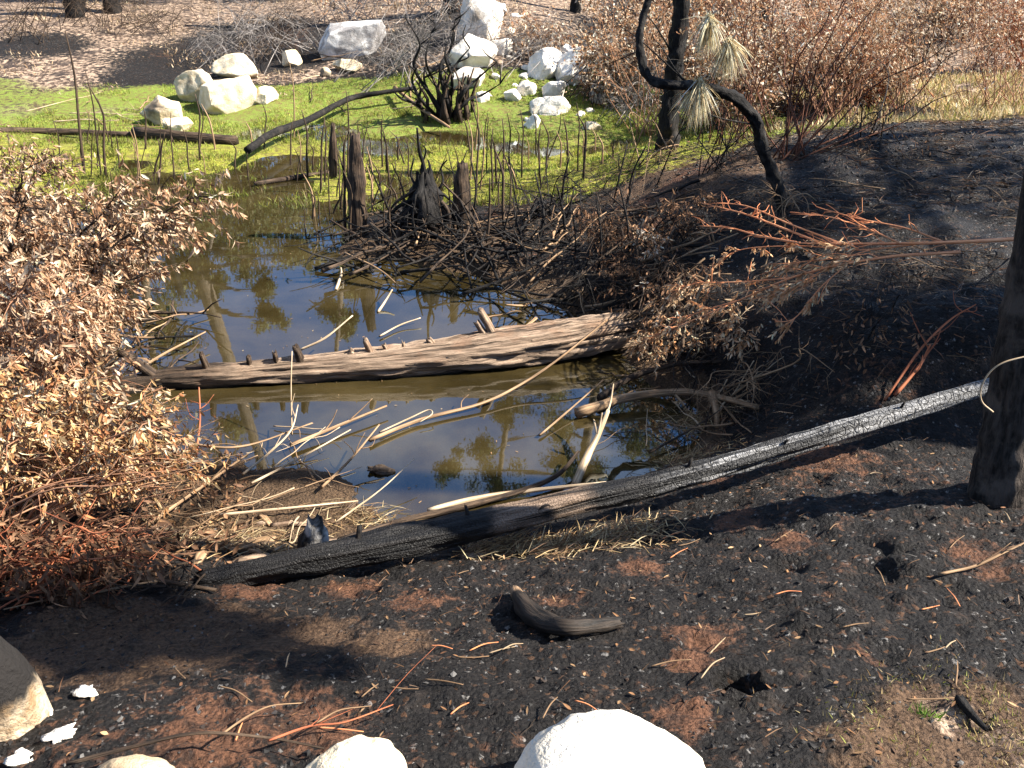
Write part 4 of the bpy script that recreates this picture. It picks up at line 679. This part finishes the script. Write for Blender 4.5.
for k in range(46):
    u, v = (rg.uniform(380, 540), rg.uniform(205, 262)) if k % 3 else (rg.uniform(520, 640), rg.uniform(190, 300)); q = at(u, v); q[2] = max(q[2], 0)-.05; h = rg.uniform(.3, .85); d = np.array([rg.normal()*.25, rg.normal()*.15, 1])*h; b = MB(); r = rg.uniform(.006, .018)
    b.tube([q, q+d*.5+rg.normal(size=3)*.04, q+d+rg.normal(size=3)*.05], [r, r*.8, r*.4], 6, rough=.3, rs=.04, seed=k, sm=4); e = q+d*.6
    b.tube([e, e+np.array([rg.normal()*.15, rg.normal()*.08, rg.uniform(.02, .2)])], [r*.5, r*.2], 5); tag(b.build('burnt_stalk', [M_BURN, M_BURNB, M_BURN][k % 3], origin=q), 'burnt upright stalk standing among the debris and roots at the mound foot', 'stalk', 'burnt stalks standing in the pond debris')
lt = ['airy bare tan-stemmed bush rising past the black trunk', 'airy bare bush between the needle tufts and the red stems', 'tall airy bush of orange-tan twigs behind the red stems', 'airy bare bush arching over the dry yellow grass', 'airy bare bush at the far right behind the mound crest']
for k, (u, v, u0, u1) in enumerate([(650,135,590,720),(735,140,680,800),(835,122,760,900),(910,112,850,990),(1000,110,930,1060)]):
    rg = np.random.default_rng(960+k); bs = at(u, v)
    shrub(lt[k], bs, [py(rg.uniform(u0, u1), rg.uniform(-60, 75), bs[1]+rg.normal()*.5) for _ in range(30)], .0075, [M_TANRED, M_DKRED, M_TANRED, M_STICK, M_TANRED][k], 9, .35, 4, .06, 'pale', 970+k, 'airy bare bushes behind the mound', name='leafless_shrub', bow=.25, jit=.22, arch=.04, spread=.6)
# random tangles: every stick a thing of its own
def tangle(m, box, lens, rads, mats, lab, group, seed, hmax=.25, crook=.12, ang=None, name='charred_branch'):
    rg = np.random.default_rng(seed)
    for k in range(m):
        q = at(rg.uniform(box[0], box[2]), rg.uniform(box[1], box[3])); L_ = rg.uniform(*lens); a = rg.uniform(0, 6.283) if ang is None else ang+rg.normal()*.5; s = np.linspace(-.5, .5, 6)*L_
        x, y = q[0]+s*math.cos(a), q[1]+s*math.sin(a); x = x+np.cumsum(rg.normal(size=6))*crook*L_*.16; y = y+np.cumsum(rg.normal(size=6))*crook*L_*.16; h0, h1 = rg.uniform(.0, hmax*.4), rg.uniform(.02, hmax)
        z = np.maximum(Ht(x, y), 0); z = np.linspace(z[0], z[-1], 6)*.5+z*.5+np.linspace(h0, h1, 6)+rg.normal(size=6)*.008; pts = np.stack([x, y, z], 1); r = rg.uniform(*rads); b = MB(); b.tube(pts, np.linspace(r, r*.35, 6), 6, rough=.25, rs=.05, seed=k, sm=3)
        for j in range(rg.integers(0, 3)):
            i = rg.integers(1, 5); e = pts[i]+nrm(pts[i]-pts[i-1]+rg.normal(size=3)*.12)*L_*rg.uniform(.15, .35); b.tube([pts[i], (pts[i]+e)/2+[0, 0, .02], e], [r*.5, r*.4, r*.2], 5, sm=2)
        tag(b.build(name, mats[k % len(mats)], origin=pts[0]), lab, 'branch', group)
tangle(60, (335,230,520,280), (.5, 1.5), (.008, .022), [M_BURN, M_BURN, M_BURNB], 'charred branch tangled in the debris bar at the mid pond', 'charred branches of the pond debris bar', 1, .35)
tangle(95, (505,195,690,350), (.35, 1.1), (.006, .02), [M_BURN, M_BURNB, M_BURN, M_STICK], 'charred branch tangled on the shaded mound edge', 'charred branches on the mound edge', 2, .3)
tangle(20, (100,315,190,372), (.4, 1.0), (.005, .016), [M_BURNB, M_BURN, M_STICK], 'dark twig in the heap beside the left log end', 'dark twigs heaped at the left log end', 3, .12)
tangle(26, (150,430,330,560), (.2, .6), (.0025, .006), [M_STICK, M_PALE, M_STICK], 'dry pale twig strewn over the near muddy shore', 'pale twigs strewn on the near shore', 4, .12)
tangle(22, (600,370,770,440), (.15, .5), (.003, .009), [M_STICK, M_BURNB, M_PALE], 'tangled root or twig at the right shallows', 'roots and twigs at the right shallows', 5, .1)
tangle(40, (640,140,1000,330), (.3, 1.0), (.003, .008), [M_STICK, M_BURNB, M_BURN], 'thin twig lying on the black mound', 'thin twigs lying on the black mound', 6, .08)
tangle(30, (20,480,200,600), (.25, .7), (.003, .007), [M_RED, M_BURNB, M_STICK], 'bare reddish twig under the left bushes', 'bare twigs under the left bushes', 7, .12)
tangle(14, (300,60,450,110), (.6, 1.5), (.01, .02), [M_STICK, M_PALE, M_BURNB], 'fallen grey branch below the brush on the far bank', 'fallen branches on the far bank', 8, .2)
tangle(10, (60,100,170,130), (.6, 1.5), (.008, .014), [M_STICK, M_PALE], 'fallen pale branch on the grassy left bank', 'fallen branches on the left grass', 9, .12)
tangle(16, (420,225,560,250), (.3, .9), (.006, .014), [M_STICK, M_BURNB], 'brown stick leaning among the roots beside the rooted stump', 'sticks leaning around the rooted stump', 10, .4)
rg = np.random.default_rng(19)
for k in range(16):
    u, v = rg.uniform(190, 330), rg.uniform(515, 570); q = at(u, v); b = MB(); L_ = rg.uniform(.06, .2); a = rg.normal()*.7; d = np.array([math.cos(a), math.sin(a), rg.normal()*.15])*L_; r = rg.uniform(.012, .03)
    b.tube([q-d/2, q+[0, 0, r*.4], q+d/2], [r, r*1.1, r*.7], 10, rough=.4, rs=.03, seed=k, sm=4, jag=.02); tag(b.build('bark_chunk', [M_WOOD, M_BURNB, M_STICK][k % 3], origin=q), 'broken brown bark chunk in the mud near the charred log end', 'bark chunk', 'bark chunks in the near mud')
rg = np.random.default_rng(12)
for k in range(44):   # single scorched pine needles and twigs lying on the foreground soil
    u, v = (rg.uniform(440, 1010), rg.uniform(470, 730)) if k > 6 else (rg.uniform(180, 420), rg.uniform(600, 740)); q = at(u, v); a = rg.normal()*.5+(.2 if k % 3 else 1.2); L_ = rg.uniform(.05, .13); s = np.array([-.5, 0, .5])*L_; x, y = q[0]+s*math.cos(a), q[1]+s*math.sin(a)+np.array([0, rg.normal()*.004, 0]); b = MB()
    z = Ht(x, y); z = np.array([max(z)*.6+z[0]*.4, max(z), max(z)*.6+z[2]*.4])+.008; b.tube(np.stack([x, y, z], 1), [.0024, .0022, .0012], 5, sm=4); tag(b.build('pine_needle', [M_ORANGE, M_STICK, M_STICK, M_PALE][k % 4]), 'scorched orange pine needle lying on the burnt foreground soil', 'pine needle', 'scorched needles on the foreground soil')
# ------------------------------------------------------------------ ground cover
def scatter(rg, m, box, ymax=None):
    u = rg.uniform(box[0], box[2], m); v = rg.uniform(box[1], box[3], m); z0 = np.full(m, .2)
    for _ in range(6):
        d = np.stack([u-512, FPX*cp-(v-384)*sp, -FPX*sp-(v-384)*cp], 1); t = (z0-HC)/d[:, 2]; x, y = d[:, 0]*t, d[:, 1]*t; z0 = .5*z0+.5*Hs(x, y)
    return x, y
def wscatter(rg, m, x0, y0, x1, y1): return rg.uniform(x0, x1, m), rg.uniform(y0, y1, m)
rg = np.random.default_rng(77)
def grass(m, x, y, keep, h, w_, pal, name, lab, lean=.35):
    z = Ht(x, y); k = keep(x, y, z) & (rg.random(len(x)) < 1); x, y, z = x[k], y[k], z[k]; n = len(x); b = MB()
    D = rg.normal(size=(n, 3))*lean+[0, 0, 1]; cl = fbm(np.stack([x, y, 0*x], 1), .8, 2, 3)[:, None]*.3+1
    blades(b, np.stack([x, y, z-.01], 1), D, h*rg.uniform(.5, 1.3, n), w_, np.clip(leafcols(rg, n, pal)*cl, .005, .9)); tag(b.build(name, M_GRASS), lab, 'grass', kind='stuff')
nz = lambda x, y, s, sd: fbm(np.stack([x, y, 0*x], 1), s, 3, sd)
x, y = wscatter(rg, 150000, -13, 10, 5.2, 18.2)
grass(0, x, y, lambda x, y, z: (z > -.01) & ((x > -7.5+nz(x, y, 1.5, 55)*2) | (y < 14.5) | (nz(x, y, .6, 56) > .3)) & (y < 17.3+nz(x, y, 1.3, 77)*.5-1.2*sstep(2, 5, x)) & (nz(x, y, .7, 8) > -.35) & (x < 4.2), .065, .009, [(.24,.32,.04),(.30,.36,.05),(.17,.24,.03),(.40,.38,.08)], 'marsh_grass', 'short bright green grass on the far bank and marsh', .55)
cx, cy = wscatter(rg, 420, -10, 9.6, 4, 15.5); k = (np.abs(Hs(cx, cy)) < .12); cx, cy = cx[k], cy[k]; x = np.repeat(cx, 60)+rg.normal(size=60*len(cx))*.09; y = np.repeat(cy, 60)+rg.normal(size=60*len(cx))*.06
grass(0, x, y, lambda x, y, z: (z > -.06) & (x < 4), .13, .008, [(.22,.26,.03),(.32,.32,.05),(.12,.15,.03),(.24,.17,.07)], 'marsh_tussocks', 'ragged grass tussocks along the marsh waterline', .6)
x, y = wscatter(rg, 26000, -16, 16.5, 12, 27)
grass(0, x, y, lambda x, y, z: nz(x, y, .9, 4) > .35, .10, .022, [(.50,.36,.22),(.38,.25,.15),(.6,.48,.32)], 'dry_litter_grass', 'dry tan grass and litter up the far slope', .8)
x, y = wscatter(rg, 40000, 3.4, 10.4, 14, 18)
grass(0, x, y, lambda x, y, z: nz(x, y, .8, 6) > -.2, .2, .016, [(.60,.45,.22),(.48,.32,.14),(.66,.54,.32),(.30,.30,.08)], 'dry_yellow_grass', 'dry yellow grass behind the black mound', .5)
q = at(985, 735); x, y = q[0]+rg.normal(size=3800)*.2, q[1]+rg.normal(size=3800)*.14
grass(0, x, y, lambda x, y, z: nz(x, y, .12, 6) > -.25, .03, .0028, [(.40,.29,.12),(.28,.18,.08),(.24,.26,.05),(.5,.4,.2)], 'dry_turf', 'short dry turf in the lower right corner', .9)
q = at(925, 715); x, y = q[0]+rg.normal(size=60)*.02, q[1]+rg.normal(size=60)*.012
grass(0, x, y, lambda x, y, z: z > -9, .05, .003, [(.12,.22,.03),(.18,.28,.05)], 'green_sprouts', 'tiny green grass sprouts in dry turf', .5)
xs_, ys_ = [], []
for (u, v, r, m) in [(560,548,.12,900),(500,552,.1,500),(620,538,.12,600),(250,545,.2,350),(190,540,.2,300),(360,520,.12,200),(700,425,.15,500),(690,460,.12,400)]:
    q = at(u, v); xs_.append(q[0]+rg.normal(size=m)*r); ys_.append(q[1]+rg.normal(size=m)*r*.5)
x, y = np.concatenate(xs_), np.concatenate(ys_); z = np.maximum(Ht(x, y), 0)+rg.uniform(.002, .03, len(x)); b = MB(); a = rg.normal(size=len(x))*.9+.3
blades(b, np.stack([x, y, z], 1), np.stack([np.cos(a), np.sin(a), rg.normal(size=len(x))*.25], 1), rg.uniform(.04, .16, len(x)), .004, leafcols(rg, len(x), [(.48,.34,.17),(.36,.22,.11),(.60,.47,.27),(.2,.12,.07)])); tag(b.build('straw_litter', M_GRASS), 'dry straw strewn along the near shore', 'straw', kind='stuff')
def bits(m, x, y, s0, s1, pal, name, lab, cat, flat=.6):
    z = Ht(x, y); n = len(x); b = MB(); O = np.array([(1,0,0),(0,1,0),(-1,0,0),(0,-1,0),(0,0,1),(0,0,-1)], float); s = (s0*(s1/s0)**(rg.random(n)**2.2))[:, None, None]
    V = np.stack([x, y, z+s[:, 0, 0]*.2], 1)[:, None]+(O[None]*rg.uniform(.5, 1.2, (n, 6, 1))+rg.normal(size=(n, 6, 3))*.25)*s*np.array([1, 1, flat]); i = np.arange(n)[:, None]*6
    T = np.vstack([i+np.array([[a, (a+1) % 4, 4]]) for a in range(4)]+[i+np.array([[(a+1) % 4, a, 5]]) for a in range(4)]); b.add(V, None, T, np.repeat(leafcols(rg, n, pal), 6, 0)); tag(b.build(name, M_BITS, smooth_=False), lab, cat, kind='stuff')
x, y = wscatter(rg, 26000, -2.6, 1.15, 3.6, 6.5); x = x*np.clip(.35+y*.16, .4, 1.15); k = (Hs(x, y) > .06) & (nz(x, y, .25, 71) > -.1); x, y = x[k], y[k]
bits(0, x, y, .002, .011, [(.012,.011,.011),(.02,.018,.017),(.035,.03,.028),(.05,.03,.02),(.012,.011,.011),(.015,.014,.014),(.03,.02,.015),(.10,.095,.09)], 'charcoal_crumbs', 'black charcoal crumbs and flakes strewn on the burnt soil', 'charcoal')
x, y = wscatter(rg, 9000, -2, 6.5, 6, 11); k = (Hs(x, y) > .1)
bits(0, x[k], y[k],   .006, .03, [(.012,.011,.011),(.025,.02,.018),(.04,.03,.022),(.08,.07,.06)], 'charcoal_lumps', 'charcoal and debris lumps over the black mound', 'charcoal')
x, y = wscatter(rg, 1500, -2.4, 1.2, 3.4, 6); k = Hs(x, y) > .05; x, y = x[k], y[k]; z = Ht(x, y)+.006; n = len(x); b = MB(); a = rg.uniform(0, 6.28, n)
leaves(b, np.stack([x, y, z], 1), np.stack([np.cos(a), np.sin(a), rg.normal(size=n)*.15], 1), np.stack([rg.normal(size=n)*.3, rg.normal(size=n)*.3, 1+0*a], 1), rg.uniform(.012, .035, n), rg.uniform(.005, .011, n), leafcols(rg, n, [(.30,.16,.08),(.20,.10,.055),(.42,.26,.14),(.10,.06,.04)]), .2); tag(b.build('leaf_litter', M_LEAF), 'small brown dead leaves scattered on the burnt soil', 'leaves', kind='stuff')
x, y = wscatter(rg, 7000, -4, 3.0, -1.3, 8); x = x-(y-3)*.25; k = Hs(x, y) > .0; x, y = x[k], y[k]; z = Ht(x, y)+.01; n = len(x); b = MB(); a = rg.uniform(0, 6.28, n)
leaves(b, np.stack([x, y, z+rg.uniform(0, .04, n)], 1), np.stack([np.cos(a), np.sin(a), rg.normal(size=n)*.3], 1), np.stack([rg.normal(size=n)*.5, rg.normal(size=n)*.5, 1+0*a], 1), rg.uniform(.03, .075, n), rg.uniform(.012, .022, n), leafcols(rg, n, LCOL['brown']+[(.38,.22,.11)]), .3); tag(b.build('bush_litter', M_LEAF), 'brown dead leaves fallen under the left bushes', 'leaves', kind='stuff')
for nm, lab, m, (x0, y0, x1, y1), L_, w_, pal in [('twig_litter', 'fine dark and tan twig litter over the black mound', 20000, (-.3, 4.2, 7, 11), (.05, .22), .006, [(.10,.065,.04),(.05,.035,.025),(.26,.18,.11),(.03,.024,.02),(.16,.08,.04)]),
                                        ('twig_crumbs', 'fine burnt twig bits over the foreground soil', 5000, (-2.4, 1.2, 3.4, 4.6), (.015, .07), .0025, [(.05,.035,.025),(.02,.017,.015),(.20,.11,.055),(.12,.06,.03),(.03,.025,.022)])]:
    x, y = wscatter(rg, m, x0, y0, x1, y1); k = (Hs(x, y) > .04) & (nz(x, y, .5, 61) > -.25); x, y = x[k], y[k]; n = len(x); z = Ht(x, y)+.006+rg.random(n)*.02; a = rg.uniform(0, 6.28, n); b = MB()
    blades(b, np.stack([x, y, z], 1), np.stack([np.cos(a), np.sin(a), rg.normal(size=n)*.22], 1), rg.uniform(*L_, n), w_, leafcols(rg, n, pal)); tag(b.build(nm, M_GRASS), lab, 'twigs', kind='stuff')
x, y = wscatter(rg, 900, -3, 3, 3.6, 8.5); k = Hs(x, y) < .0; x, y = x[k], y[k]; n = len(x); b = MB(); a = rg.uniform(0, 6.28, n); k = nz(x, y, .6, 91) > .05; x, y, a = x[k], y[k], a[k]; n = len(x)
leaves(b, np.stack([x, y, np.full(n, .004)], 1), np.stack([np.cos(a), np.sin(a), 0*a], 1), np.tile([0, 0, 1.], (n, 1)), rg.uniform(.01, .035, n), rg.uniform(.004, .01, n), leafcols(rg, n, [(.30,.18,.09),(.45,.32,.18),(.16,.10,.05)]), .05); tag(b.build('floating_leaves', M_LEAF), 'bits of dead leaf floating on the pond', 'leaves', kind='stuff')
# mud clump in the shallows
q = at(378, 470); q[2] = 0; b = MB(); rockmesh(b, q, (.22, .13, .07), 66, 4, .6, col=(.06, .04, .025), lv=4); tag(b.build('mud_clump', M_BITS, origin=q), 'dark mud clump with sticks in the shallows behind the charred log', 'mud clump')
